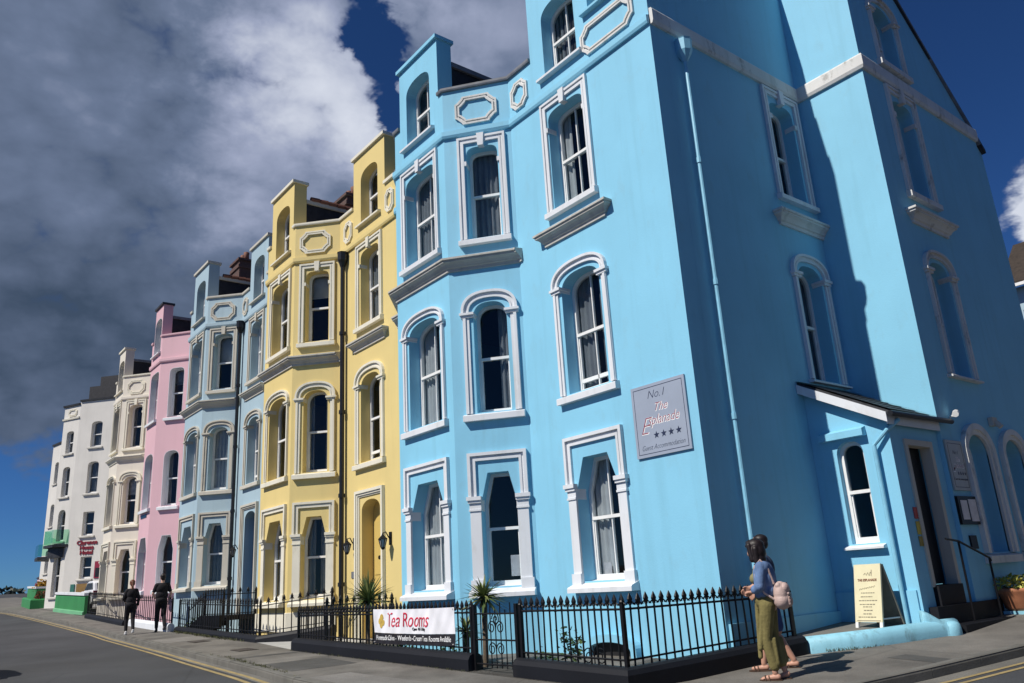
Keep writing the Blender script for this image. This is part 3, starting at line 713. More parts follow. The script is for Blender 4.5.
m = MB(); bal = [(59.9, 10.2), (60.15, 9.35), (61.6, 9.05), (63.4, 10.6), (61.45, 9.46), (60.02, 10.14)]
m.plan(bal, 3.95, 4.12); m.plan([(60.1, 10.0), (60.4, 9.75), (61.3, 9.3), (61.4, 9.44)], 3.3, 3.95); bo = m.build('balcony', M['slate'], hotel)
m = MB(); 
for p0, p1 in zip(bal[:3], bal[1:4]):
    f = Frame(p0, p1); m.fbox(f, .02, f.L-.02, -.02, .0, 4.2, 5.05)
m.build('balcony_glass', M['glass_green'], bo)
m = MB(); m.plan([(62.4, 9.6), (62.8, 8.95), (64.6, 9.05), (66.4, 12.2)], 3.3, 3.5); b2 = m.build('balcony', M['slate'], hotel)
m = MB(); f = Frame((62.4, 9.6), (62.8, 8.95)); m.fbox(f, .02, f.L-.02, -.02, 0, 3.55, 4.3); f = Frame((62.8, 8.95), (64.6, 9.05)); m.fbox(f, .02, f.L-.02, -.02, 0, 3.55, 4.3); m.build('balcony_glass', M['glass_green'], b2)
sg_ = thing('hotel_sign', 'red lettering reading Clarence House Hotel on the off white hotel wall', 'sign', H1.p(hz(2.52), .05, hz(3.2)))
M['hotel_red'] = plain('dark red sign letters', (.22, .015, .03), .5)
for i, (w, wd) in enumerate((('CLARENCE', 1.5), ('HOUSE', 1.0), ('HOTEL', .92))):
    write(w.title(), .36, H1, hz(2.44), hz(3.46 - i*.27), .03, M['hotel_red'], sg_, width=wd, bold=.012, thick=.02)
m = MB(); m.fbox(H1, hz(1.36), hz(1.82), .005, .05, hz(1.6), hz(2.5)); so = m.build('notice_board', M['sign_red']); tag(so, 'tall red and black notice on the hotel wall at the edge of the cream house', 'sign')
m = MB(); m.fbox(H1, hz(1.43), hz(1.75), .05, .058, hz(1.66), hz(2.15)); m.build('notice_panel', M['door_dark'], so)
m = MB(); m.fbox(H1, hz(1.9), hz(2.85), .005, .05, hz(.85), hz(1.35)); tag(m.build('menu_board', plain('brown sign board', (.25, .15, .05))), 'brown board on the hotel wall below the ground floor window', 'sign')
m = MB(); m.fbox(H1, hz(2.97), hz(3.22), .005, .05, hz(.9), hz(1.35)); tag(m.build('menu_board', plain('teal sign board', (.04, .16, .13))), 'small dark green board on the hotel wall left of the brown one', 'sign')
# next house beyond the hotel
fh = thing('terraced_house', 'narrow cream house just showing beyond the hotel balcony', 'house', P(80, 12.5, zg(80, 12.5)))
G1 = Frame((80, 14.6), (81.2, 12.75)); G2 = Frame((81.2, 12.75), (84, 12.3))
m = MB(); gsp = [dict(kind='arch', z0=z, zs=z+1.7, zt=z+1.95, p=2.4, top=0, zcap=0) for z in (3.2, 7.2, 11.0)]
m.panel(G1, [(0, -3), (G1.L, -3), (G1.L, 14.6), (0, 14.6)], [hole(1.1, .8, s) for s in gsp]); m.panel(G2, [(0, -3), (G2.L, -3), (G2.L, 14.6), (0, 14.6)], [hole(1.4, .9, s) for s in gsp])
m.box(80, 84, 14.6, 22, -3, 14.6); m.build('wall', M['hotel'], fh)
for F, c, w in ((G1, 1.1, .8), (G2, 1.4, .9)):
    for s in gsp: window(fh, F, c, w, s, M['sash'], bars=0, sill_z=s['z0']-.14, outer=w+.25, sill_mat=M['grey_trim'])
m = MB(); m.sweep([(80, 14.6), (81.2, 12.75), (84, 12.3)], [(-.4, 14.6), (.12, 14.6), (.12, 14.75), (-.4, 14.75)]); m.build('coping', M['slate'], fh)
rh = thing('far_house', 'small distant pink and red building at the far end of the road', 'house', P(130, 20, zg(130, 20)))
m = MB(); m.box(130, 136, 19.7, 26, 0, 4.6); m.build('wall', M['pink'], rh)
m = MB(); m.box(129.8, 136.2, 19.5, 26.2, 3.2, 3.9); m.build('shop_fascia', M['sign_red'], rh)
m = MB(); m.add([P(129.6, 19.5, 4.6), P(136.4, 19.5, 4.6), P(136.4, 26.2, 4.6), P(129.6, 26.2, 4.6), P(129.6, 22.8, 6.8), P(136.4, 22.8, 6.8)], [(0, 1, 5, 4), (3, 4, 5, 2), (0, 4, 3), (1, 2, 5), (0, 3, 2, 1)]); m.build('roof', M['slate'], rh)
m = MB(); m.box(129.93, 129.99, 20.6, 21.6, 3.95, 4.5); m.box(129.93, 129.99, 20.6, 22.6, 1.4, 2.8); m.build('window', M['door_dark'], rh)
# house behind the wing, right edge
bh = thing('house', 'brown tiled house gable showing past the right end of the blue house', 'house', P(10, 40, -1))
BF = Frame((4.5, 40), (12.75, 40))
m = MB(); wsp = [dict(kind='rect', z0=9.4, zs=10.3, zt=10.6), dict(kind='rect', z0=4.5, zs=6, zt=6.2)]
cb = 12.1-4.5
m.panel(BF, [(0, -3), (8.2, -3), (8.2, 11.7), (0, 11.7)], [hole(c, .7, s) for c in (cb, cb-2.5, cb-5) for s in wsp]); m.box(12.3, 12.7, 40.4, 50, -3, 11.7); m.build('wall', M['light_blue'], bh)
for c in (cb, cb-2.5, cb-5):
    for s in wsp: window(bh, BF, c, .7, s, M['sash'], bars=1, sill_z=s['z0']-.1)
m = MB(); fprof(m, BF, -.3, 8.5, [(.5, 11.72), (.5, 11.86), (-2.6, 14.6), (-5.6, 11.8), (-5.6, 11.7), (-2.6, 14.4)]); m.build('roof', paint('brown clay roof tiles', (.045, .034, .026), rough=.8, var=.4, streak=0, scale=6), bh)
m = MB(); m.box(4.2, 13.0, 39.38, 39.5, 11.6, 11.74); m.build('gutter', M['sash'], bh)

# ------------------------------------------------------------------ forecourt walls
def low_wall(name, label, path, h, th, mat, zt=None, group=None, top=None, base=.35, lift=None):
    w = MB(); r = .085
    f = (lambda a, b: 0) if zt is not None else (lift or zg)
    t = zt if zt is not None else h
    w.sweep(path, [(0, -base - (2 if zt is not None else 0)), (0, t-r), (-r*.4, t-r*.3), (-r, t), (-th+r, t), (-th+r*.4, t-r*.3), (-th, t-r), (-th, -base - (2 if zt is not None else 0))], f)
    o = w.build(name, mat); tag(o, label, 'low wall', group); return o
gw = low_wall('garden_wall', 'green painted wall with a white coping in front of the hotel', [(46.6, 8.95), (55.0, 9.0)], .95, .25, M['green'])
m = MB(); m.sweep([(46.6, 8.95), (55.0, 9.0)], [(.05, .952), (.05, 1.08), (-.3, 1.08), (-.3, .952)], zg); m.build('coping', M['white'], gw)
m = MB(); m.sweep([(46.6, 8.95), (55.0, 9.0)], [(.002, -.3), (.09, -.3), (.06, .16), (.002, .2)], zg); m.build('base', M['green_light'], gw)
gw2 = low_wall('garden_wall', 'far green wall with a planted bed on top at the left end of the hotel garden', [(62, 10.9), (62.2, 8.75), (70, 9.3)], .62, .3, M['green'])
gw3 = low_wall('garden_wall', 'upper green wall behind the flower bed beyond the hotel gate', [(62.7, 10.6), (62.75, 9.1), (70, 9.6)], 1.25, .2, M['green'])
m = MB(); m.sweep([(62.7, 10.6), (62.75, 9.1), (70, 9.6)], [(.05, 1.252), (.05, 1.38), (-.25, 1.38), (-.25, 1.252)], zg); m.build('coping', M['white'], gw3)

# ------------------------------------------------------------------ railings
def bar_mesh():
    m = MB(); o = Vector((0, 0, 0))
    m.tube([o + Vector((0, 0, -1.12)), o + Vector((0, 0, -.10))], .0135, 6)
    m.lathe(o, [(.012, -.205), (.027, -.195), (.027, -.185), (.012, -.17), (.012, -.15)], 6)
    m.lathe(o, [(.014, -.15), (.030, -.138), (.017, -.122), (.040, -.09), (.043, -.072), (.027, -.036), (.004, .005)], 8, sx=1, sy=.6)
    for sg in (-1, 1): m.tube([o + Vector((sg*.008, 0, -.135)), o + Vector((sg*.034, 0, -.108)), o + Vector((sg*.052, 0, -.125)), o + Vector((sg*.054, 0, -.146))], .0105, 5)
    me = bpy.data.meshes.new('railing_bar'); me.from_pydata([tuple(v) for v in m.v], [], m.f); me.materials.append(M['black_iron']); me.update(); return me
BAR = bar_mesh()
def railing(label, path, top, spacing=.13, base=None, group='black spearhead railings along the terrace', rail_drop=.19, posts=True, scale=1):
    root = thing('iron_railing', label, 'railing', P(path[0][0], path[0][1], zg(*path[0])), group)
    tf = top if callable(top) else (lambda a, b: top)
    r = MB(); r2 = MB()
    for p0, p1 in zip(path, path[1:]):
        q0 = P(*p0, tf(*p0) - rail_drop); q1 = P(*p1, tf(*p1) - rail_drop)
        r.tube([q0, q1], .016, 6)
        g0, g1 = (base or zg)(*p0) + .10, (base or zg)(*p1) + .10
        r2.tube([P(*p0, g0), P(*p1, g1)], .014, 6)
        L = math.dist(p0, p1); n = max(1, round(L/spacing))
        ang = math.atan2(p1[1]-p0[1], -(p1[0]-p0[0]))
        for i in range(n + (1 if p1 is path[-1] else 0)):
            t = i/n; a = p0[0]+(p1[0]-p0[0])*t; b = p0[1]+(p1[1]-p0[1])*t
            o = bpy.data.objects.new('bar', BAR); C.objects.link(o); o.parent = root
            o.location = P(a, b, tf(a, b) + random.uniform(-.006, .006)) - root.location; o.rotation_euler = (random.uniform(-.012, .012), random.uniform(-.012, .012), ang); o.scale = (1, 1, scale)
    r.build('top_rail', M['black_iron'], root); r2.build('bottom_rail', M['black_iron'], root)
    if posts:
        for p in path:
            m = MB(); q = P(*p, 0); z1 = tf(*p) - .10
            m.box(p[0]-.025, p[0]+.025, p[1]-.025, p[1]+.025, (base or zg)(*p) - .1, z1); m.lathe(P(*p, z1), [(.03, -.02), (.04, 0), (.03, .02), (.012, .03)], 8)
            m.build('post', M['black_iron'], root)
    return root
zpl = lambda a, b: zg(a, b) + .22
low_wall('plinth_wall', 'black rounded plinth wall under the tea room banner', [(10.92, 7.55), (17.67, 7.55)], .25, .28, M['black_plinth'])
low_wall('plinth_wall', 'black rounded plinth wall wrapping the corner of the blue house', [(7.0, 10.70), (7.5, 7.55), (9.80, 7.55)], .25, .28, M['black_plinth'])
railing('spearhead railing carrying the tea room banner', [(10.98, 7.69), (17.6, 7.69)], -.21, base=zpl)
railing('spearhead railing round the corner of the blue house behind the strolling couple', [(7.15, 10.62), (7.63, 7.69), (9.72, 7.69)], lambda a, b: -.20, base=zpl)
railing('short taller railing between the blue house and the yellow door', [(16.75, 7.95), (16.85, 9.6)], -.03, base=lambda a, b: zg(a, b)-.1, spacing=.16)
rise = lambda a, b: zg(a, b) + max(0, 20.7-a)*.12
low_wall('plinth_wall', 'black plinth wall in front of the yellow and pale blue houses', [(18.95, 9.1), (20.7, 7.9), (28.6, 8.2)], .16, .25, M['black_plinth'], lift=rise)
railing('spearhead railing in front of the yellow bay and the pale blue steps', [(19.05, 9.18), (20.74, 8.03), (28.5, 8.32)], lambda a, b: rise(a, b)+1.05, base=lambda a, b: rise(a, b)+.14, spacing=.23)
low_wall('plinth_wall', 'low white kerb wall in front of the pink house', [(28.8, 8.05), (34.3, 8.15)], .26, .22, M['white'])
railing('spearhead railing on the white kerb of the pink house', [(28.9, 8.2), (34.2, 8.28)], lambda a, b: zg(a, b)+1.12, base=lambda a, b: zg(a, b)+.24, spacing=.26)
low_wall('plinth_wall', 'black plinth wall in front of the cream house', [(34.6, 8.0), (43.5, 8.4)], .2, .25, M['black_plinth'])
railing('spearhead railing in front of the cream house', [(34.6, 8.12), (43.5, 8.52)], lambda a, b: zg(a, b)+1.18, base=lambda a, b: zg(a, b)+.18, spacing=.30)
# steps to the pale blue door
s_ = thing('entrance_steps', 'black side steps with a railing up to the pale blue house door', 'steps', P(26.2, 8.9, zg(26.2, 8.9)))
m = MB(); ztop = -.42
m.box(25.2, 26.9, 8.75, 9.68, ztop-.14, ztop)
for i in range(4): m.box(26.902 + i*.42, 26.9 + (i+1)*.42, 8.62, 9.3, ztop - .11*(i+1) - .22, ztop - .11*(i+1))
m.build('flight', M['black_plinth'], s_)
m = MB()
m.add([P(a, b, z) for b in (8.50, 8.58) for a, z in ((25.2, ztop+.02), (26.9, ztop+.02), (28.6, ztop-.46), (28.6, ztop-.85), (25.2, ztop-.30))], [(0, 1, 2, 3, 4), (9, 8, 7, 6, 5), (0, 5, 6, 1), (1, 6, 7, 2), (2, 7, 8, 3), (3, 8, 9, 4), (4, 9, 5, 0)])
m.build('stringer', M['black_iron'], s_)
railing('raised railing along the side steps of the pale blue house', [(25.2, 9.6), (25.2, 8.62), (26.9, 8.62), (28.5, 8.62)], lambda a, b: ztop + .80 - max(0, a-26.9)*.27, base=lambda a, b: ztop - .05 - max(0, a-26.9)*.27, spacing=.23)
# gate in front of the blue house
g_ = thing('iron_gate', 'black iron garden gate with scrollwork in the blue house railings', 'gate', P(10.35, 7.69, zg(10.35, 7.69)))
m = MB()
for a in (10.9, 9.82): m.box(a-.03, a+.03, 7.66, 7.72, -1.35, -.28)
for z in (-.42, -1.15, -.80): m.tube([P(10.87, 7.69, z), P(9.85, 7.69, z)], .014, 6)
m.build('frame', M['black_iron'], g_)
for i in range(7):
    a = 10.74 - i*.127
    m = MB(); m.tube([P(a, 7.69, -1.2), P(a, 7.69, -.36 + (.0 if i % 2 else .1))], .010, 6); m.build('bar', M['black_iron'], g_)
def scroll(mb, c, F, r, turns=1.6, flip=1):
    pts = []
    for i in range(26):
        t = i/25*turns*6.283; rr = r*(1 - .75*i/25); pts.append(F.p(c[0] + flip*rr*math.cos(t), 0, c[1] + rr*math.sin(t)))
    mb.tube(pts, .009, 5)
FG = Frame((9.8, 7.69), (10.95, 7.69))
for x, z, f in ((.45, -.62, 1), (.66, -.62, -1), (.45, -.93, 1), (.66, -.93, -1), (.55, -.5, 1)): m = MB(); scroll(m, (x, z), FG, .10, flip=f); m.build('scroll', M['black_iron'], g_)
mm = MB(); Fs = Frame((8.2, 7.9), (9, 7.9))
for x, f in ((.12, 1), (.36, -1)): scroll(mm, (x, -1.0), Fs, .12, flip=f)
mm.tube([Fs.p(0, 0, -1.14), Fs.p(.5, 0, -1.14)], .01, 6); mm.tube([Fs.p(.24, 0, -1.14), Fs.p(.24, 0, -.86)], .009, 6)
tag(mm.build('scroll_bracket', M['black_iron']), 'small black scroll ornament low behind the corner railing', 'ironwork')
# light blue kerb wall with scroll end by the porch
kw = thing('kerb_wall', 'rounded light blue kerb wall ending in a scroll beside the porch steps', 'low wall', P(6.5, 12.2, zg(6.5, 12.2)))
m = MB(); path = [(5.84, 12.86), (5.92, 12.72), (6.35, 11.75), (6.98, 10.72)]
m.sweep(path, [(0, -.4), (.02, .08), (.012, .15), (-.03, .20), (-.09, .222), (-.15, .222), (-.21, .19), (-.235, .12), (-.24, -.4)], zg); 
M['blue_kerb'] = paint('blue kerb paint with grime', (.26, .55, .68), rough=.55, var=.12, streak=.25, bmp=.4, stain=(.8, (.10, .13, .12)))
m.build('kerb', M['blue_kerb'], kw, smooth=True)
m = MB(); m.lathe(P(5.925, 12.79, -1.3), [(.128, 0), (.128, .30), (.118, .355), (.09, .39), (.045, .405), (.005, .408)], 18); m.build('scroll_end', M['blue_kerb'], kw, smooth=True)
def ramp_top(a, b):
    t = min(1, max(0, (a-5.93)/.31)); t = t*t*(3-2*t); return -.925 + .20*t
m = MB(); m.sweep([(5.92 + .034*i, 12.80 - .029*i) for i in range(10)], [(.11, -.5), (.11, -.07), (.095, -.035), (.06, -.01), (0, 0), (-.06, -.01), (-.095, -.035), (-.11, -.07), (-.11, -.5)], ramp_top)
m.build('ramped_end', M['blue_kerb'], kw, smooth=True)
m = MB(); m.box(5.55, 6.148, 15.05, 20, -1.4, -.90); tag(m.build('planter_ledge', M['blue_kerb']), 'light blue ledge under the terracotta plant pot', 'low wall')
# hand rail of the steps
h_ = thing('handrail', 'thin dark metal handrail on the porch steps', 'handrail', P(5.98, 13.5, -.7))
m = MB()
m.tube([P(5.98, 13.3, .29), P(5.98, 13.72, .25), P(5.98, 14.72, -.03), P(5.98, 14.77, -.08)], .018, 8); m.build('rail', M['black_iron'], h_)
for b, z0, z1 in ((13.72, -.97, .25), (14.72, -.97, -.03)):
    m = MB(); m.tube([P(5.98, b, z0), P(5.98, b, z1)], .018, 8); m.build('post', M['black_iron'], h_)

# ------------------------------------------------------------------ signs
def name_sign(label, F, s, z, w, h, board='sign_grey'):
    t = thing('wall_sign', label, 'sign', F.p(s, .03, z))
    b = MB(); b.fbox(F, s-w/2, s+w/2, .008, .035, z-h/2, z+h/2); b.build('board', M[board], t)
    l = MB(); A = lambda x: [(s-w/2+x, z-h/2+x), (s-w/2+x, z+h/2-x), (s+w/2-x, z+h/2-x), (s+w/2-x, z-h/2+x)]
    l.strip(F, A(.05), A(.058), .034, .0375, closed=True); l.build('border_line', M['sign_navy'], t)
    k = w/1.15
    write('No.1', .19*k, F, s+.04*k, z+.35*k, .036, M['sign_navy'], t, shear=.35, thick=.002, bold=-.004)
    write('The', .19*k, F, s-.02*k, z+.13*k, .036, M['sign_red'], t, shear=.45, thick=.002, bold=-.003)
    write('The', .19*k, F, s-.026*k, z+.124*k, .0352, M['sign_white'], t, shear=.45, thick=.001, bold=.004)
    write('E', .40*k, F, s+.36*k, z-.22*k, .036, M['sign_red'], t, shear=.45, thick=.002, bold=-.010)
    write('splanade', .22*k, F, s-.06*k, z-.08*k, .036, M['sign_red'], t, shear=.45, thick=.0025, bold=-.004, width=.66*k)
    write('E', .40*k, F, s+.354*k, z-.226*k, .0352, M['sign_white'], t, shear=.45, thick=.001, bold=-.002)
    write('splanade', .22*k, F, s-.066*k, z-.086*k, .0352, M['sign_white'], t, shear=.45, thick=.001, bold=.004, width=.67*k)
    st = MB()
    for i in range(4):
        x = s + .13*k - i*.155*k - .02; y = z - .26*k
        st.prism(F, [(x + (.062*k if j % 2 == 0 else .026*k)*math.sin(j*math.pi/5), y + (.062*k if j % 2 == 0 else .026*k)*math.cos(j*math.pi/5)) for j in range(10)], .034, .038)
    st.build('stars', M['sign_navy'], t)
    write('Guest Accommodation', .12*k, F, s, z-.48*k, .036, M['sign_navy'], t, shear=.45, thick=.002, width=.90*k, bold=-.003)
    return t
M['sign_stone'] = plain('stone grey sign board', (.42, .43, .42), .5, var=.05)
name_sign('grey guest house name board high on the sunlit front of the blue house', FC, 8.36-7.61, 2.40, 1.14, 1.17)
name_sign('shaded guest house name board beside the porch on the wing', FWS, 19.45-14.64, 1.52, .62, .86, 'sign_stone')
nb = thing('notice_case', 'framed menu case on the shaded wing wall below the name board', 'notice board', FWS.p(19.45-14.66, .03, .75))
s0 = 19.45-14.66
m = MB(); m.fbox(FWS, s0-.36, s0+.36, .004, .05, .52, .99); m.build('case', M['black_iron'], nb)
m = MB(); m.fbox(FWS, s0-.30, s0-.02, .05, .056, .57, .94); m.fbox(FWS, s0+.04, s0+.28, .05, .056, .60, .92); m.build('menu_sheet', M['paper'], nb)
m = MB(); m.fbox(FWS, s0+.02-.12, s0+.02+.12, .004, .03, .12, .34); tag(m.build('number_plate', M['black_iron']), 'small black plate on the wing wall under the menu case', 'sign')
nf = 0
for z0, z1, cc, lb in ((.62, .80, (.45, .06, .05), 'small red sticker sign on the porch pillar by the door'), (.38, .58, (.55, .40, .05), 'small yellow sticker sign on the porch pillar by the door'), (.20, .35, (.30, .22, .04), 'small brown sticker sign lowest on the porch pillar')):
    m = MB(); m.fbox(FPS, 1.255, 1.375, .004, .014, z0, z1); tag(m.build('sticker_sign', plain('sticker '+lb.split()[1], cc)), lb, 'sign')
# pink house plaque
m = MB(); F = FRP[2]; 
for i in range(6): m.fbox(F, .45+i*.15, .45+i*.15+.1, .002, .02, zp(2.86), zp(3.0))
m.prism(F, [(.75, zp(3.22)), (.95, zp(3.22)), (.85, zp(3.06))], .002, .03)
tag(m.build('wall_plaque', M['door_navy']), 'small dark house name letters and emblem on the pink bay', 'sign')
# tea room banner
FBn = Frame((7.55+.2, 7.665), (17.67+.2, 7.665))
bn = thing('banner', 'white and black tea rooms banner tied to the railings', 'banner', FBn.p(12.57-7.55, .02, -.6))
def bd(x, z): return .02 + .012*math.sin(x*5.1+z*3) + .010*math.sin(x*11.7-z*7+1) + .006*math.sin(x*23+z*13)
def cloth(z0, z1, mat, name, par, x0=11.22-7.55, x1=13.92-7.55, off=0):
    nx, nz = 70, 12; mb = MB(); v = []
    for k, o in ((0, 0), (1, -.004)):
        for j in range(nz+1):
            for i in range(nx+1):
                x = x0+(x1-x0)*i/nx; t = j/nz; z = z0+(z1-z0)*t - .012*math.sin(math.pi*i/nx); v.append(FBn.p(x, bd(x, z)+o+off, z))
    N = (nx+1)*(nz+1); f = []
    for j in range(nz):
        for i in range(nx):
            q = j*(nx+1)+i; f.append((q, q+1, q+nx+2, q+nx+1)); f.append((N+q, N+q+nx+1, N+q+nx+2, N+q+1))
    mb.add(v, f); return mb.build(name, mat, par, smooth=True, recalc=False)
cloth(-.72, -.31, M['banner_white'], 'white_panel', bn); cloth(-.905, -.722, M['banner_black'], 'black_panel', bn)
def on_banner(o):
    org = world_loc(bn)
    for v in o.data.vertices:
        w = v.co + org; a, z = -w.x, w.z - ZO; base = bd(a-7.75, z); v.co.y -= base
def bwrite(*a, **k):
    o = write(*a, **k); on_banner(o)
bwrite('Tea Rooms', .26, FBn, 12.70-7.55, -.615, .006, M['sign_red'] if False else plain('banner red print', (.60, .02, .06)), bn, shear=.28, width=1.40, bold=-.002, thick=.003, tall=1.35)
bwrite('Open 10-5 Daily', .07, FBn, 12.30-7.55, -.675, .006, M['banner_black'], bn, width=.46, thick=.003)
bwrite('Homemade Cakes  -  Weekends ~ Cream Teas  Rooms Available', .1, FBn, 12.57-7.55, -.845, .006, M['sign_white'], bn, width=2.5, thick=.003, bold=0, tall=1.2)
m = MB(); 
for x, z, r in ((0, -.46, .06), (.05, -.52, .05), (-.05, -.55, .05), (0, -.60, .04)): m.prism(FBn, [(13.62-7.55+x+r*math.cos(t*.785), z+r*1.1*math.sin(t*.785)) for t in range(8)], .004, .007)
e_ = m.build('emblem', M['banner_gold'], bn); on_banner(e_)
tie = MB()
for x in (11.26, 13.88):
    for z in (-.33, -.88): tie.tube([FBn.p(x-7.55, .03, z), FBn.p(x-7.55, -.05, z)], .008, 6)
tie.build('tie', M['sash'], bn)
# A board
ab = thing('sandwich_board', 'cream folding menu board standing on the porch terrace', 'sign board', P(6.93, 12.2, -.95))
A0 = Vector((6.55, 11.98)); A1 = Vector((7.02, 12.05)); FA_ = Frame(A0, A1)
def slab(d_bot, d_top, zb, zt, th, x0=0, x1=None):
    x1 = FA_.L if x1 is None else x1; q = []
    for z, d in ((zb, d_bot), (zt, d_top)):
        for x in (x0, x1): q.append(FA_.p(x, d, z)); q.append(FA_.p(x, d-th, z))
    return q, [(0, 2, 6, 4), (1, 5, 7, 3), (0, 1, 3, 2), (4, 6, 7, 5), (0, 4, 5, 1), (2, 3, 7, 6)]
zb, zt = -.935, -.02
m = MB(); m.add(*slab(.0-.02, -.20, zb+.08, zt, .03)); fp = m.build('front_panel', M['board_cream'], ab)
for x in (.0, FA_.L-.05):
    m = MB(); m.add(*slab(0, -.02, zb-.01, zb+.078, .03, x, x+.05)); m.build('leg', M['sash'], ab)
m = MB(); m.add(*slab(-.52, -.236, zb-.01, zt-.01, .03)); m.build('back_panel', M['board_back'], ab)
m = MB(); m.tube([FA_.p(.03, -.07, zb+.12), FA_.p(.03, -.50, zb+.12)], .012, 6); m.build('stay', M['sash'], ab)
def board_d(z): return -.02 + (-.20+.02)*(z-zb-.08)/(zt-zb-.08)
def lay(o):
    org = world_loc(ab)
    for v in o.data.vertices:
        w = v.co + org; z = w.z - ZO; dd = board_d(z) + .001; n = FA_.n; v.co += Vector((-n.x*dd, n.y*dd, 0))
M['board_print'] = plain('brown board print', (.20, .07, .04), .6)
lay(write('THE ESPLANADE', .05, FA_, FA_.L/2, zb+.665, .002, M['board_print'], ab, width=.34, thick=.002, bold=.001))
inkm = MB(); random.seed(3)
for z, w in ((.49, .24), (.435, .16), (.38, .32), (.325, .24), (.29, .13), (.24, .15), (.19, .11), (.145, .26)):
    if w == 0: continue
    x = FA_.L/2 - w/2; inkm = MB()
    while x < FA_.L/2 + w/2:
        l = random.uniform(.015, .05); inkm.fbox(FA_, x, x+l, .001, .003, zb+z, zb+z+.012); x += l + .012
    lay(inkm.build('print_line', M['ink'], ab))
inkm = MB()
pts = [FA_.p(.10+.28*i/20, .003, zb+.59 - .028*i/20*1.5 + .012*math.sin(i*2.1)) for i in range(21)]; inkm.tube(pts, .003, 4); lay(inkm.build('print_line', M['ink'], ab)); inkm = MB()
pts = [FA_.p(.16+.14*i/20, .003, zb+.77 + .03*math.sin(i*.9)*(1-i/30)) for i in range(21)]; inkm.tube(pts, .003, 4); inkm.tube([FA_.p(.16, .003, zb+.74), FA_.p(.155, .003, zb+.83)], .004, 4)
lay(inkm.build('emblem', M['ink'], ab)); inkm = MB(); inkm.fbox(FA_, .03, .44, .001, .003, zb+.095, zb+.105)
lay(inkm.build('print_line', M['ink'], ab))
# ------------------------------------------------------------------ plants and ground
def leaf_mat(name, c0, c1):
    m, nt, bs = new_mat(name)
    oi = nt.nodes.new('ShaderNodeNewGeometry'); r = ramp(nt, oi.outputs['Random Per Island'], 0, c0, 1, c1)
    nt.links.new(r, bs.inputs['Base Color']); bs.inputs['Roughness'].default_value = .5; bs.inputs['Specular IOR Level'].default_value = .35
    return m
# ------------------------------------------------------------------ ground sheets
def sheet(name, poly, dz, mat, grid=1.0, amax=160):
    """flat polygon in (a, b) cut on a grid and laid on the ground"""
    bm = bmesh.new(); f = bm.faces.new([bm.verts.new((a, b, 0)) for a, b in poly])
    bmesh.ops.triangulate(bm, faces=[f])
    xs = [p[0] for p in poly]; ys = [p[1] for p in poly]
    cuts = [((x, 0, 0), (1, 0, 0)) for x in (-15, 0, 5, 9, 11, 13, 20, 30, 60, 100, 150) if min(xs) < x < max(xs)] + [((0, y, 0), (0, 1, 0)) for y in (2, 8.5, 10, 12, 14, 16.5) if min(ys) < y < max(ys)]
    for co, no in cuts: bmesh.ops.bisect_plane(bm, geom=bm.verts[:]+bm.edges[:]+bm.faces[:], plane_co=co, plane_no=no, dist=1e-5)
    for v in bm.verts: v.co = P(v.co.x, v.co.y, zg(v.co.x, v.co.y) + (dz(v.co.x, v.co.y) if callable(dz) else dz))
    for f in bm.faces:
        f.normal_update()
        if f.normal.z < 0: f.normal_flip()
    me = bpy.data.meshes.new(name); bm.to_mesh(me); bm.free(); me.materials.append(mat)
    o = bpy.data.objects.new(name, me); C.objects.link(o); return struct(o)
sheet('road', [(-900, -900), (900, -900), (900, 900), (-900, 900)], -.125, M['road'])
kerb = [(-1.5, 45), (3.0, 20), (4.38, 13.6), (4.72, 12.1), (5.11, 10.3), (5.42, 9.1), (5.70, 8.0), (6.2, 6.9), (7.1, 6.1), (8.4, 5.75), (10, 5.55), (13.05, 5.62), (15.2, 5.84), (18.7, 6.08), (22.5, 6.36), (26.7, 6.62), (33, 7.0), (44, 7.32), (52, 7.5), (60, 7.6), (68, 7.2), (78, 5.0), (90, 1), (110, -6)]
inner = [(110, 14), (70, 14), (46, 13.5), (33, 10.0), (28.6, 8.1), (20.78, 7.85), (20.78, 9.8), (17.75, 9.8), (17.72, 7.5), (7.5, 7.5), (7.02, 10.7), (6.4, 11.75), (5.95, 12.75), (6.16, 14.0), (6.16, 45)]
sheet('pavement', kerb + inner, 0, M['pavement'])
m = MB()
for p0, p1 in zip(kerb, kerb[1:]):                     # separate kerb stones with open joints
    L = math.dist(p0, p1)
    if p0[0] > 60 or p0[1] > 30: continue
    n = max(1, round(L/.92))
    for i in range(n):
        t0, t1 = i/n + .004/L, (i+1)/n - .004/L; dz = random.uniform(-.004, .005)
        q = [(p0[0]+(p1[0]-p0[0])*t, p0[1]+(p1[1]-p0[1])*t) for t in (t0, t1)]
        m.sweep(q, [(-.13, -.2), (-.002, -.2), (.002, -.03), (-.006, -.006+dz), (-.022, .007+dz), (-.13, .007+dz)], zg)
struct(m.build('kerb', M['kerb']))
def offs(path, d):
    out = []
    for i, p in enumerate(path):
        q0 = path[max(0, i-1)]; q1 = path[min(len(path)-1, i+1)]
        e = Vector((q1[0]-q0[0], q1[1]-q0[1])).normalized(); dd = d(p) if callable(d) else d; out.append((p[0]+e.y*dd, p[1]-e.x*dd))
    return out
for d in (.30, .52):
    near = lambda p, x: x - .18 if p[0] > 8 else x*.72
    l0, l1 = offs(kerb, lambda p: near(p, d)), offs(kerb, lambda p: near(p, d+.085))
    sheet('road_marking', l0 + l1[::-1], -.120, M['line'])
g0, g1 = offs(kerb, .002), offs(kerb, .26)
sheet('gutter_strip', g0 + g1[::-1], -.121, asphalt_mat('gutter concrete', (.15, .145, .13), .25, .8, False))
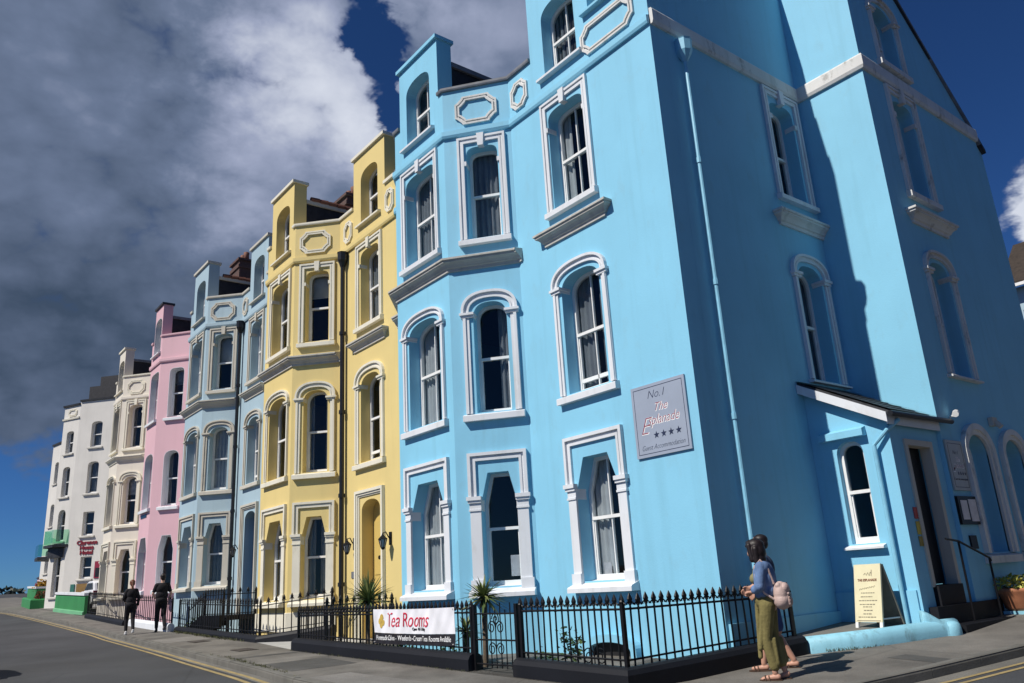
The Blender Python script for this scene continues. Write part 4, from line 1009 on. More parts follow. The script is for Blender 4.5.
sheet('front_area', [(7.62, 7.6), (17.7, 7.6), (17.7, 10.2), (7.62, 10.2)], -1.0, M['concrete'])
sheet('front_area', [(7.2, 10.2), (7.5, 7.6), (7.62, 7.6), (7.62, 10.2)], -.6, M['concrete'])
m = MB(); m.plan([(7.62, 10.85), (7.1, 10.85), (6.50, 11.80), (6.14, 12.60), (6.2, 12.64), (7.62, 12.64)], -1.4, lambda a, b: zg(a, b)+.17); struct(m.build('terrace', M['concrete']))
sheet('front_area', [(20.8, 8.0), (28.6, 8.3), (28.6, 10), (20.8, 10)], -.18, M['concrete'])
sheet('front_path', [(17.7, 7.6), (20.8, 7.95), (20.8, 9.9), (17.7, 9.9)], .004, plain('pale concrete path', (.38, .38, .37), .8, var=.12, bmp=.3))
sheet('forecourt', [(28.6, 8.3), (70, 9.5), (70, 16), (28.6, 10.5)], .02, M['concrete'])
# repairs in the pavement and weeds along its edges
M['patch_light'] = asphalt_mat('pale concrete repair', (.19, .18, .165), .2, 1.5, False)
M['patch_dark'] = asphalt_mat('dark tarmac repair', (.075, .073, .068), .25, 1.5, False)
M['patch_road'] = asphalt_mat('road repair', (.038, .039, .041), .2, 1.2, False)
for pts, k in (([(10.0, 5.75), (12.9, 5.8), (12.8, 6.5), (10.3, 6.6)], 'patch_light'), ([(14.0, 6.0), (15.6, 6.15), (15.5, 7.3), (13.9, 7.2)], 'patch_dark'),
               ([(8.0, 6.2), (9.6, 5.95), (9.5, 7.1), (8.2, 7.2)], 'patch_dark'), ([(17.2, 6.15), (17.45, 6.16), (17.3, 7.45), (17.05, 7.45)], 'patch_dark'), ([(5.15, 10.6), (5.9, 10.75), (5.8, 11.05), (5.05, 10.9)], 'patch_dark'),
               ([(23.8, 6.6), (25.6, 6.7), (25.5, 7.9), (23.7, 7.8)], 'patch_light'), ([(6.6, 7.2), (7.4, 7.3), (6.9, 8.4), (6.2, 8.3)], 'patch_light')):
    sheet('pavement', pts, .003, M[k])
for pts in ([(3.6, 9.0), (4.2, 9.2), (3.6, 12.5), (3.0, 12.3)],):
    sheet('road', pts, -.122, M['patch_road'])
M['weed'] = leaf_mat('weed', (.04, .05, .018), (.13, .13, .05))
M['cover'] = plain('rusty iron cover', (.055, .045, .038), .7, var=.3, scale=8, bmp=.3)
# manhole covers
for a, b, lb in ((19.1, 7.05, 'nearer rectangular iron cover in the pavement'), (23.1, 7.3, 'farther rectangular iron cover in the pavement')):
    m = MB(); m.sweep([(a-.32, b), (a+.32, b)], [(-.22, .002), (.22, .002), (.22, .010), (-.22, .010)], zg)
    for i in range(6): m.sweep([(a-.28, b-.17+i*.068), (a+.28, b-.17+i*.068)], [(-.014, .010), (.014, .010), (.010, .015), (-.010, .015)], zg)
    tag(m.build('inspection_cover', M['cover']), lb, 'manhole cover')

M['leaf'] = leaf_mat('dark garden leaf', (.025, .06, .015), (.09, .14, .035))
M['palm'] = leaf_mat('cordyline leaf', (.05, .09, .03), (.24, .26, .09))
M['variegated'] = leaf_mat('variegated leaf', (.18, .24, .04), (.74, .68, .16))
M['autumn'] = leaf_mat('yellow orange leaf', (.20, .10, .01), (.45, .27, .03))
M['bark'] = plain('cordyline bark', (.11, .085, .06), .9, var=.3, scale=12, bmp=.6)
def blade(mb, c, az, el, L, w, droop):
    d = Vector((math.cos(az), math.sin(az), 0)); side = Vector((-math.sin(az), math.cos(az), 0)); v = []; n = 5
    for i in range(n+1):
        t = i/n; q = c + d*(L*t*math.cos(el)) + Vector((0, 0, L*t*math.sin(el) - droop*L*t*t)); ww = w*(1-t**2.2)*(.5+.9*min(1, t*4)) * .6
        v += [q - side*ww, q + Vector((0, 0, -ww*.4)), q + side*ww]
    f = []
    for i in range(n):
        k = i*3; f += [(k, k+1, k+4, k+3), (k+1, k+2, k+5, k+4)]
    mb.add(v, f)
def cordyline(label, a, b, z0, zc, R, n=70):
    t = thing('cordyline', label, 'plant', P(a, b, z0), 'spiky cordyline plants behind the front railings')
    m = MB(); m.tube([P(a, b, z0), P(a+.02, b, (z0+zc)/2), P(a, b, zc-.02)], [.06, .045, .05], 8); m.build('trunk', M['bark'], t, smooth=True)
    m = MB()
    for i in range(n):
        az = random.uniform(0, 6.283); el = math.radians(random.choice((random.uniform(-35, 30), random.uniform(15, 85)))); blade(m, P(a, b, zc) + Vector((0, 0, random.uniform(-.05, .04))), az, el, R*random.uniform(.75, 1.1), .032, random.uniform(.05, .35))
    m.build('crown', M['palm'], t, smooth=True, recalc=False)
cordyline('large spiky cordyline with a wide crown in front of the yellow door', 15.65, 8.35, -2.2, -.14, .66, 110)
cordyline('spiky cordyline on a thin trunk beside the iron gate', 11.12, 8.05, -2.2, -.16, .46, 90)
cordyline('small low cordyline left of the gate under the larger one', 11.80, 8.15, -2.2, -.72, .36, 45)
def leafy(name, label, cat, a, b, z, r, n, mat, h=None, size=.07, group=None, stems=5):
    t = thing(name, label, cat, P(a, b, z), group); h = h or r; m = MB(); c = P(a, b, z)
    tips = []
    for i in range(stems):
        az = random.uniform(0, 6.283); tip = c + Vector((math.cos(az)*r*.6, math.sin(az)*r*.6, h*random.uniform(.9, 1.7))); m.tube([c, c.lerp(tip, .5) + Vector((0, 0, .1*h)), tip], .008, 5, r1=.004); tips.append(tip)
    m.build('stems', M['bark'], t)
    m = MB()
    for i in range(n):
        if random.random() < .5: q = random.choice(tips) + Vector((random.gauss(0, .3*r), random.gauss(0, .3*r), random.gauss(0, .3*h)))
        else:
            d = Vector((random.gauss(0, 1), random.gauss(0, 1), random.gauss(0, 1))).normalized()*random.random()**.4; q = c + Vector((d.x*r, d.y*r, h + d.z*h))
        s = size*random.uniform(.6, 1.3); u = Vector((random.gauss(0, 1), random.gauss(0, 1), random.gauss(0, .6))).normalized(); w = u.cross(Vector((random.gauss(0, 1), random.gauss(0, 1), random.gauss(0, 1)))).normalized()
        m.add([q - u*s, q - w*s*.45, q + u*s, q + w*s*.45], [(0, 1, 2, 3)])
    m.build('leaves', mat, t, recalc=False); return t
for i, (a, b, z, r, h, lb) in enumerate(((9.35, 8.35, -1.35, .18, .35, 'thin leggy shrub behind the railings left of the basement window'), (10.15, 8.5, -1.55, .28, .26, 'low leafy shrub just right of the iron gate'),
        (12.7, 8.4, -1.5, .35, .30, 'low dark shrub under the right end of the tea room banner'), (14.2, 8.4, -1.4, .3, .22, 'low dark shrub below the left half of the banner'))):
    leafy('shrub', lb, 'plant', a, b, z, r, 160, M['leaf'], h, .045)
leafy('round_shrub', 'round yellow orange shrub at the hotel entrance', 'shrub', 63.3, 9.55, .9, .38, 700, M['autumn'], .5, .13)
leafy('bay_shrub', 'dark clipped bush at the foot of the pale blue house behind the railing', 'shrub', 28.3, 8.75, -1.0, .3, 260, M['leaf'], .25, .06)
for i, (a, b) in enumerate(((62.45, 9.15), (62.45, 9.65), (62.45, 10.2))):
    leafy('bed_plant', 'reddish bedding plant in the green walled flower bed, %s of the three' % ('leftmost', 'middle', 'rightmost')[i], 'plant', a, b, zg(a, b)+.55, .22, 120, (leaf_mat('bed leaf %d' % i, (.10, .05, .02), (.28, .09, .05))), .25, .07)
pt = thing('plant_pot', 'terracotta pot with yellow green leaves on the ledge right of the steps', 'plant pot', P(5.86, 15.28, -.9))
m = MB(); m.lathe(P(5.86, 15.28, -.9), [(.21, 0), (.25, .05), (.30, .25), (.335, .30), (.345, .34), (.33, .36), (.30, .35)], 24); m.build('pot', M['pot'], pt, smooth=True)
m = MB(); m.lathe(P(5.86, 15.28, -.57), [(.30, 0), (.29, .012)], 20); m.build('soil', M['soil'], pt)
m = MB()
for i in range(420):
    az = random.uniform(0, 6.283); rr = .36*random.random()**.5; q = P(5.86, 15.28, -.56) + Vector((rr*math.cos(az), rr*math.sin(az), .24*random.random()*(1.1-rr)))
    s = .05*random.uniform(.6, 1.3); u = Vector((random.gauss(0, 1), random.gauss(0, 1), random.gauss(0, .5))).normalized(); w = u.cross(Vector((random.gauss(0, .4), random.gauss(0, .4), 1))).normalized(); m.add([q-u*s, q-w*s*.5, q+u*s, q+w*s*.5], [(0, 1, 2, 3)])
m.build('leaves', M['variegated'], pt, recalc=False)
m = MB(); random.seed(5)
def tuft(a, b, z, h):
    for i in range(random.randint(3, 7)):
        q = P(a+random.gauss(0, .03), b+random.gauss(0, .03), z); tip = q + Vector((random.gauss(0, .5), random.gauss(0, .5), 1))*h*random.uniform(.5, 1); w = Vector((random.gauss(0, 1), random.gauss(0, 1), 0)).normalized()*h*.12
        m.add([q-w, q+w, tip+w*.3, tip-w*.3], [(0, 1, 2, 3)])
for i in range(130):
    a = random.choice((random.uniform(21, 28.6), random.gauss(24.5, 1.2), random.gauss(27, .6))); a = min(28.5, max(21, a)); b = 7.9 + (a-20.7)*.038 - random.random()**4*.16 - .01; tuft(a, b, zg(a, b), .07)
for i in range(70):
    a = random.choice((random.gauss(15.2, .5), random.gauss(17, .4), random.uniform(14, 19))); t = [(13.05, 5.62), (15.2, 5.84), (18.7, 6.08), (22.5, 6.36)]
    for p0, p1 in zip(t, t[1:]):
        if p0[0] <= a <= p1[0]: b = p0[1]+(p1[1]-p0[1])*(a-p0[0])/(p1[0]-p0[0]); tuft(a, b+.135+random.random()**4*.12, zg(a, b), .045)
for i in range(40):
    a = random.uniform(10.9, 17.6); tuft(a, 7.53, zg(a, 7.5), .035)
for i in range(22):
    t = random.random(); tuft(6.98-.63*t-.03, 10.72+1.03*t-.02, zg(6.6, 11.2), .05)
tag(m.build('weeds', M['weed'], recalc=False), 'small weeds along the foot of the plinths and the kerb', 'weeds', kind='stuff')
# far dark belt of trees at the end of the road
m = MB(); random.seed(12)
for i in range(2600):
    y = random.uniform(-40, 22.4); hh = 2.0 + .25*math.sin(y*.7) + .2*math.sin(y*1.9+1); q = P(165 + random.uniform(0, 6), y, 3.0 + max(0, hh)*random.random()**.8*.9 - .8)
    s = random.uniform(.25, .55); u = Vector((random.gauss(0, 1), random.gauss(0, 1), random.gauss(0, 1))).normalized(); w = u.cross(Vector((random.gauss(0, 1), random.gauss(0, 1), random.gauss(0, 1)))).normalized(); m.add([q-u*s, q-w*s*.7, q+u*s, q+w*s*.7], [(0, 1, 2, 3)])
o = m.build('tree_belt', leaf_mat('far leaf', (.010, .018, .020), (.03, .045, .03)), recalc=False); tag(o, 'dark belt of bushes at the far end of the road', 'trees', kind='stuff')

# ------------------------------------------------------------------ parked car behind the railing
def car(label, a, b, z, W=None):
    t = thing('parked_car', label, 'car', P(a, b, z))
    W = W or plain('white car paint', (.75, .75, .77), .25, var=.02)
    L, wd = 4.0, 1.72                                  # rear faces us (-a), length runs away along +a
    def sec(prof, y0, y1, name, mat, par):
        m = MB(); k = len(prof); v = [P(a+x, b+y, z+h) for y in (y0, y1) for x, h in prof]; m.add(v, [tuple(range(k)), tuple(k+i for i in reversed(range(k)))] + [(i, (i+1) % k, k+(i+1) % k, k+i) for i in range(k)])
        o = m.build(name, mat, par); md = o.modifiers.new('bevel', 'BEVEL'); md.width = .05; md.segments = 2; return o
    low = [(0, .35), (-.06, .55), (-.02, .85), (.08, .98), (.5, 1.0), (2.9, .98), (3.6, .88), (3.95, .70), (4.0, .40), (3.7, .25), (.2, .25)]
    bo = sec(low, -wd/2, wd/2, 'body', W, t)
    cab = [(.10, .96), (.32, 1.38), (.75, 1.50), (1.7, 1.50), (2.1, 1.42), (2.85, .97)]
    sec(cab, -wd/2+.12, wd/2-.12, 'cabin', W, t)
    G = M['door_dark']
    m = MB(); m.add([P(a+.13, b-.6, z+1.02), P(a+.13, b+.6, z+1.02), P(a+.32, b+.55, z+1.36), P(a+.32, b-.55, z+1.36)] , [(0, 1, 2, 3)]); 
    for v in list(m.v): pass
    m2 = MB(); m2.add([P(a+x, b+y, z+h) for x, h in ((.10, 1.03), (.275, 1.37)) for y in (-.58, .58)] + [P(a+x+.05, b+y, z+h) for x, h in ((.10, 1.03), (.275, 1.37)) for y in (-.58, .58)], [(0, 1, 3, 2), (4, 6, 7, 5), (0, 4, 5, 1), (2, 3, 7, 6), (0, 2, 6, 4), (1, 5, 7, 3)])
    m2.build('rear_window', G, t)
    m = MB()
    for sy in (-1,):
        y = b - wd/2 + .105
        v = [P(a+x, yy, z+h) for yy in (y, y+.03) for x, h in ((.45, 1.03), (.62, 1.38), (1.9, 1.40), (2.6, 1.03))]; m.add(v, [(0, 1, 2, 3), (7, 6, 5, 4), (0, 4, 5, 1), (1, 5, 6, 2), (2, 6, 7, 3), (3, 7, 4, 0)])
    m.build('side_window', G, t)
    for y in (-.68, .68):
        m = MB(); m.box(a-.075, a+.06, b+y-.13, b+y+.13, z+.72, z+.96); m.build('tail_light', M['sign_red'], t)
    m = MB(); m.box(a-.072, a, b-.26, b+.26, z+.52, z+.63); m.build('number_plate', M['banner_gold'], t)
    for x in (.75, 3.2):
        for y in (-wd/2+.1, wd/2-.1):
            m = MB(); c0 = P(a+x, b+y-.1, z+.31); m.tube([c0, P(a+x, b+y+.1, z+.31)], .31, 18); wh = m.build('wheel', M['black_plastic'], t)
            m = MB(); m.tube([P(a+x, b+y-.105, z+.31), P(a+x, b+y+.105, z+.31)], .19, 14); m.build('rim', M['chrome'], wh)
car('white hatchback parked behind the railings before the hotel', 50.6, 10.9, .0)
car('dark hatchback parked on the sea side of the road', 20.6, .95, zg(20.6, .9)-.12, plain('dark car paint', (.03, .035, .05), .25, var=.02))  # out of view, added only so its shadow falls on the road
m = MB(); m.plan([(47, 9.6), (56.5, 9.8), (56.5, 12.6), (47, 12.6)], -1.5, .0); struct(m.build('parking_bay', M['concrete']))
# ------------------------------------------------------------------ people
def skin_mesh(prims, voxel, smooth=3, name='body', cut=None):
    """union of tapered limbs and ellipsoids fused into one continuous surface"""
    bm = bmesh.new()
    for pr in prims:
        if pr[0] == 'c':
            _, p0, r0, p1, r1 = pr[:5]; sq = pr[5] if len(pr) > 5 else None
            p0, p1 = Vector(p0), Vector(p1); d = p1-p0; L = d.length; n = 14
            z = d.normalized(); x = Vector((1, 0, 0)) if abs(z.x) < .9 else Vector((0, 1, 0)); y = z.cross(x).normalized(); x = y.cross(z).normalized()
            rings = []
            prof = [(-r0*math.cos(t), r0*math.sin(t)) for t in (0.15, .5, .85, 1.2, 1.57)] + [(L + r1*math.sin(t), r1*math.cos(t)) for t in (0, .4, .8, 1.2, 1.45)]
            for h, r in prof:
                ring = []
                for j in range(n):
                    t = 2*math.pi*j/n; off = (x*math.cos(t) + y*math.sin(t))*r
                    if sq: off = Vector((off.x*sq[0], off.y*sq[1], off.z))
                    ring.append(bm.verts.new(p0 + z*h + off))
                rings.append(ring)
            for a, b in zip(rings, rings[1:]):
                for j in range(n): bm.faces.new((a[j], a[(j+1) % n], b[(j+1) % n], b[j]))
            bm.faces.new(rings[0][::-1]); bm.faces.new(rings[-1])
        else:
            _, c, r = pr[:3]; rot = Matrix(pr[3]) if len(pr) > 3 else Matrix.Identity(3)
            res = bmesh.ops.create_icosphere(bm, subdivisions=3, radius=1)
            for v in res['verts']: v.co = Vector(c) + rot @ Vector((v.co.x*r[0], v.co.y*r[1], v.co.z*r[2]))
    bmesh.ops.recalc_face_normals(bm, faces=bm.faces)
    me = bpy.data.meshes.new(name); bm.to_mesh(me); bm.free()
    o = bpy.data.objects.new(name, me); C.objects.link(o)
    md = o.modifiers.new('r', 'REMESH'); md.mode = 'VOXEL'; md.voxel_size = voxel
    sm = o.modifiers.new('s', 'SMOOTH'); sm.iterations = smooth; sm.factor = .5
    dg = bpy.context.evaluated_depsgraph_get(); me2 = bpy.data.meshes.new_from_object(o.evaluated_get(dg)); C.objects.unlink(o); bpy.data.objects.remove(o)
    me2.polygons.foreach_set('use_smooth', [True]*len(me2.polygons))
    if cut:
        bm = bmesh.new(); bm.from_mesh(me2)
        for co, no in cut: bmesh.ops.bisect_plane(bm, geom=bm.verts[:]+bm.edges[:]+bm.faces[:], plane_co=co, plane_no=no, clear_outer=True)
        bm.to_mesh(me2); bm.free(); me2.polygons.foreach_set('use_smooth', [True]*len(me2.polygons))
    return me2
def put(name, me, mat, parent):
    me.materials.clear(); me.materials.append(mat); me.name = name
    o = bpy.data.objects.new(name, me); C.objects.link(o); o.parent = parent; return o
M['skin'] = plain('sun tanned skin', (.50, .27, .19), .5, var=.06, scale=8)
M['skin_pale'] = plain('fair skin', (.58, .36, .28), .5, var=.06, scale=8)
M['hair_dark'] = plain('dark brown hair', (.012, .007, .007), .5, var=.5, scale=30)
M['hair_red'] = plain('reddish brown hair', (.13, .045, .018), .5, var=.4, scale=30)
M['olive'] = paint('olive crinkled cotton', (.20, .17, .065), rough=.9, var=.25, streak=.2, bmp=.8, scale=7)
M['olive_top'] = paint('olive vest', (.22, .20, .10), rough=.9, var=.15, streak=0, bmp=.4, scale=7)
M['denim'] = paint('washed denim', (.13, .21, .38), rough=.9, var=.35, streak=.2, bmp=.6, scale=6, stain=(.5, (.22, .30, .46)))
M['denim_dark'] = paint('dark denim', (.05, .08, .20), rough=.9, var=.3, streak=.1, bmp=.5, scale=6)
M['bag'] = plain('beige leather bag', (.50, .37, .33), .6, var=.12, scale=9, bmp=.5)
M['bag_dark'] = plain('darker beige leather', (.40, .28, .24), .6, var=.15, scale=9, bmp=.5)
M['black_cloth'] = plain('black cotton', (.012, .011, .014), .9, var=.4, scale=9, bmp=.4)
M['navy_cloth'] = plain('dark navy cloth', (.03, .045, .09), .9, var=.3, scale=9, bmp=.4)
M['pink_cloth'] = plain('pink cloth', (.55, .36, .42), .9, var=.2, scale=9)
M['sandal'] = plain('brown sandal leather', (.07, .04, .025), .6, var=.3)
M['shoe'] = plain('white trainers', (.6, .6, .6), .6)
M['dark_shoe'] = plain('black trainers', (.02, .02, .022), .6)
M['red_bead'] = plain('red beads', (.5, .03, .03), .4)
def hand(prims, wrist, dirv, palm_n, s=1.0, curl=.5):
    """palm, four fingers of unequal length and a thumb leaving the side of the palm"""
    d = Vector(dirv).normalized(); nrm = Vector(palm_n); nrm = (nrm - d*nrm.dot(d)).normalized(); side = d.cross(nrm)
    w = Vector(wrist); pc = w + d*.045*s
    for k in (-.028, -.010, .010, .028): prims.append(('c', w + side*k*.6*s, .019*s, w + d*.085*s + side*k*s, .013*s))
    for k, L in ((-.031, .062), (-.0105, .075), (.0105, .080), (.031, .070)):
        b0 = w + d*.088*s + side*k*s; b1 = b0 + (d*(1-curl*.35) + nrm*curl*.6).normalized()*L*.5*s; b2 = b1 + (d*(1-curl*1.1) + nrm*curl*1.2).normalized()*L*.5*s
        prims += [('c', b0, .0098*s, b1, .0090*s), ('c', b1, .0090*s, b2, .0075*s)]
    t0 = w + d*.025*s + side*.030*s; t1 = t0 + (d*.7 + side*.6 + nrm*.3).normalized()*.042*s; t2 = t1 + (d*.95 + nrm*.35).normalized()*.032*s
    prims += [('c', t0, .0145*s, t1, .0112*s), ('c', t1, .0112*s, t2, .0085*s)]
def head(prims, c, fw, up=Vector((0, 0, 1)), s=1.0):
    """skull, jaw, nose, lips, brows and ears; c is the head centre, fw the facing direction"""
    fw = Vector(fw).normalized(); sd = fw.cross(up).normalized(); up = sd.cross(fw).normalized()
    R = Matrix((sd, fw, up)).transposed(); E_ = lambda x, y, z, r: prims.append(('e', Vector(c) + (sd*x + fw*y + up*z)*s, tuple(q*s for q in r), R))
    E_(0, -.008, .030, (.074, .092, .085)); E_(0, .030, -.045, (.056, .058, .062)); E_(0, .062, -.088, (.028, .024, .020))
    E_(0, .096, -.012, (.011, .014, .024)); E_(0, .103, -.026, (.014, .014, .010)); E_(0, .080, .022, (.050, .014, .010)); E_(0, .088, -.058, (.024, .012, .007)); E_(0, .086, -.068, (.021, .012, .007))
    for q in (-1, 1): E_(q*.036, .066, -.025, (.022, .018, .020)); E_(q*.076, -.004, -.010, (.010, .020, .030)); E_(q*.030, .083, .004, (.013, .009, .009))
    return R, sd, fw, up
def eyes(root, c, fw, s=1.0):
    fw = Vector(fw).normalized(); up = Vector((0, 0, 1)); sd = fw.cross(up).normalized(); m = MB()
    for q in (-1, 1):
        o = Vector(c) + (sd*q*.030 + fw*.0895 + up*.004)*s
        m.add([o + sd*.010*s*math.cos(t*.785) + up*.006*s*math.sin(t*.785) + fw*.002 for t in range(8)] + [o + fw*.006], [(t, (t+1) % 8, 8) for t in range(8)])
    me = bpy.data.meshes.new('eyes'); me.from_pydata([tuple(v) for v in m.v], [], m.f); put('eyes', me, M['door_dark'], root)

def person_root(label, a, b, yaw):
    o = thing('person', label, 'person', P(a, b, zg(a, b))); o.rotation_euler = (0, 0, yaw); return o
X = lambda x, y, z: Vector((x, y, z))        # x: to the person's left? no: facing +x, left hand at +y

# ---- the woman in olive trousers (faces +x in her own frame; turned to walk left along the railings)
w = person_root('woman in olive trousers and denim jacket carrying a pale backpack', 6.38, 8.98, math.radians(180+28))
hd = X(.05, .0, 1.55); fwd = X(1, .10, -.45)
b = []
head(b, hd, fwd)
b += [('c', X(0, 0, 1.36), .058, X(.02, 0, 1.47), .052), ('e', X(-.01, 0, 1.24), (.105, .155, .16)), ('e', X(.0, 0, 1.06), (.10, .135, .15)), ('e', X(-.02, 0, .90), (.125, .165, .13)),
      ('c', X(-.01, .15, 1.33), .058, X(-.01, -.15, 1.33), .058)]
b += [('e', X(.085, .07, 1.19), (.06, .065, .065)), ('e', X(.085, -.07, 1.19), (.06, .065, .065))]
LH, RH = X(-.02, .085, .86), X(-.02, -.085, .86)
LK, RK = X(.05, .065, .47), X(-.02, -.055, .46); LA, RA = X(.0, .055, .09), X(-.10, -.045, .115)
for h_, k_, a_ in ((LH, LK, LA), (RH, RK, RA)): b += [('c', h_, .085, k_, .055), ('c', k_, .054, a_, .036)]
for a_, up_ in ((LA, -.0), (RA, -.035)):
    b += [('c', a_ + X(-.03, 0, -.05), .034, a_ + X(.10, 0, -.062+up_), .030), ('c', a_ + X(.10, 0, -.064+up_), .030, a_ + X(.155, 0, -.07+up_), .020)]
    for k in range(5): b.append(('c', a_ + X(.14, (k-2)*.014, -.07+up_), .0085, a_ + X(.185-.007*abs(k-1), (k-2)*.016, -.075+up_), .0075))
LE, RE = X(.02, .235, 1.10), X(.02, -.235, 1.10); LW, RW = X(.135, .125, 1.035), X(.150, -.10, 1.03)
for sh, el, wr in ((X(-.01, .165, 1.33), LE, LW), (X(-.01, -.165, 1.33), RE, RW)): b += [('c', sh, .052, el, .038), ('c', el, .038, wr, .025)]
hand(b, LW, X(.50, -.85, .02), X(0, 0, -1), curl=.7); hand(b, RW, X(.55, .80, .06), X(0, 0, -1), curl=.7)
put('body', skin_mesh(b, .007, 2), M['skin'], w); eyes(w, hd, fwd)
h = [('e', hd + X(-.018, 0, .046), (.112, .104, .094)), ('e', hd + X(-.05, 0, -.03), (.088, .108, .13)), ('e', hd + X(-.055, .0, -.12), (.078, .104, .075))]
for q in (-1, 1): h += [('c', hd + X(.055, q*.074, .05), .036, hd + X(.035, q*.092, -.13), .032), ('c', hd + X(-.02, q*.09, .0), .042, hd + X(-.02, q*.09, -.15), .036)]
h += [('e', hd + X(.052, 0, .072), (.052, .088, .050)), ('c', hd + X(.085, .055, .045), .022, hd + X(.088, -.055, .045), .022)]
put('hair', skin_mesh(h, .008, 2), M['hair_dark'], w)
top = [('e', X(.005, 0, 1.24), (.112, .148, .15)), ('e', X(.005, 0, 1.06), (.112, .142, .14)), ('e', X(.092, .07, 1.19), (.06, .068, .068)), ('e', X(.092, -.07, 1.19), (.06, .068, .068)), ('c', X(.03, .09, 1.3), .035, X(.0, .1, 1.37), .03), ('c', X(.03, -.09, 1.3), .035, X(.0, -.1, 1.37), .03)]
put('vest', skin_mesh(top, .010, 3), M['olive_top'], w)
jk = [('c', X(-.04, .13, 1.32), .082, X(-.04, -.13, 1.32), .082), ('e', X(-.06, 0, 1.20), (.105, .182, .19)), ('e', X(-.06, 0, 1.04), (.105, .178, .11))]
for q, el in ((1, LE), (-1, RE)):
    jk += [('c', X(.0, q*.145, 1.30), .070, X(.0, q*.150, 1.02), .055), ('c', X(.05, q*.125, 1.28), .042, X(.06, q*.125, 1.0), .045), ('c', X(-.01, q*.165, 1.33), .068, el, .060)]
    wr = LW if q > 0 else RW; jk.append(('c', el, .059, el.lerp(wr, .55), .050)); jk.append(('c', el.lerp(wr, .48), .057, el.lerp(wr, .58), .057))
jk += [('c', X(.01, .07, 1.41), .026, X(-.06, 0, 1.43), .030), ('c', X(.01, -.07, 1.41), .026, X(-.06, 0, 1.43), .030)]
put('denim_jacket', skin_mesh(jk, .009, 2), M['denim'], w)
tr = [('e', X(-.02, 0, .92), (.135, .172, .12)), ('c', X(.0, 0, 1.01), .125, X(.0, 0, .93), .135, (1, 1.15))]
tr += [('c', LH + X(0, 0, .02), .100, LK, .068), ('c', LK, .068, LA + X(0, 0, .07), .064), ('c', RH + X(0, 0, .02), .100, RK, .068), ('c', RK, .068, RA + X(.02, 0, .08), .064)]
tr += [('c', LH + X(.07, .04, -.1), .03, LK + X(.08, .03, -.1), .03), ('c', LK + X(-.09, .0, 0), .03, LA + X(-.05, .02, .1), .025), ('c', RK + X(-.08, -.04, 0), .03, RA + X(-.04, -.03, .1), .025), ('c', X(.11, 0, .93), .03, LK + X(.10, -.03, -.2), .03)]
put('trousers', skin_mesh(tr, .010, 2), M['olive'], w)
def sandals(root, feet):
    for a_, up_ in feet:
        m = MB(); v = []
        for z in (0, .022):
            for x, y in ((-.075, -.030), (-.05, -.038), (.08, -.042), (.16, -.038), (.20, 0), (.16, .038), (.08, .042), (-.05, .036), (-.075, .030)): v.append(a_ + X(x, y, -.105 + z + up_*(1 if x > .1 else .5)))
        m.add(v, [tuple(range(8, -1, -1)), tuple(9+i for i in range(9))] + [(i, (i+1) % 9, 9+(i+1) % 9, 9+i) for i in range(9)])
        for x in (.07, .115): m.tube([a_ + X(x, -.042, -.09+up_), a_ + X(x+.01, -.02, -.038+up_), a_ + X(x+.01, .02, -.038+up_), a_ + X(x, .042, -.09+up_)], .009, 6)
        me = bpy.data.meshes.new('sandal'); me.from_pydata([tuple(q) for q in m.v], [], m.f); put('sandal', me, M['sandal'], root)
sandals(w, ((LA, 0), (RA, -.035)))
m = MB(); pts = [X(.055 + .05*math.sin(t/12*math.pi), .07 - .14*t/12, 1.40 - .14*math.sin(t/12*math.pi)) for t in range(13)]
for q in pts: m.lathe(q, [(.004, -.008), (.010, 0), (.004, .008)], 6)
me = bpy.data.meshes.new('beads'); me.from_pydata([tuple(q) for q in m.v], [], m.f); put('necklace', me, M['red_bead'], w)
# her backpack is carried: a thing of its own
def local_thing(name, label, cat, ref):
    o = bpy.data.objects.new(name, None); C.objects.link(o); o.location = ref.location; o.rotation_euler = ref.rotation_euler; return tag(o, label, cat)
bg = local_thing('backpack', 'soft beige leather backpack slung on the shoulder of the woman in olive', 'bag', w)
bp_ = [('e', X(-.21, .10, 1.00), (.095, .12, .15)), ('e', X(-.21, .10, .92), (.105, .13, .11)), ('c', X(-.19, .03, 1.10), .035, X(-.19, .17, 1.10), .035), ('c', X(-.28, .06, 1.0), .02, X(-.30, .05, .88), .025), ('c', X(-.27, .15, 1.02), .02, X(-.30, .16, .88), .02)]
put('bag_body', skin_mesh(bp_, .008, 1), M['bag'], bg)
put('front_pocket', skin_mesh([('e', X(-.292, .10, .91), (.045, .085, .07)), ('c', X(-.305, .03, .955), .012, X(-.305, .17, .955), .012)], .006, 1), M['bag_dark'], bg)
put('flap', skin_mesh([('e', X(-.255, .10, 1.06), (.062, .098, .075)), ('c', X(-.30, .04, 1.0), .016, X(-.30, .16, 1.0), .016)], .006, 1), M['bag'], bg)
m = MB(); m.tube([X(-.325, .085, 1.0), X(-.328, .115, 1.0), X(-.328, .115, .965), X(-.325, .085, .965), X(-.325, .085, 1.0)], .005, 5); me = bpy.data.meshes.new('buckle'); me.from_pydata([tuple(q) for q in m.v], [], m.f); put('buckle', me, M['chrome'], bg)
m = MB(); m.tube([X(-.14, .12, 1.12), X(-.10, .165, 1.30), X(-.02, .16, 1.415), X(.06, .135, 1.34), X(.065, .165, 1.18), X(-.02, .20, 1.02), X(-.14, .17, .93)], .014, 6)
me = bpy.data.meshes.new('strap'); me.from_pydata([tuple(q) for q in m.v], [], m.f); put('strap', me, M['bag'], bg)

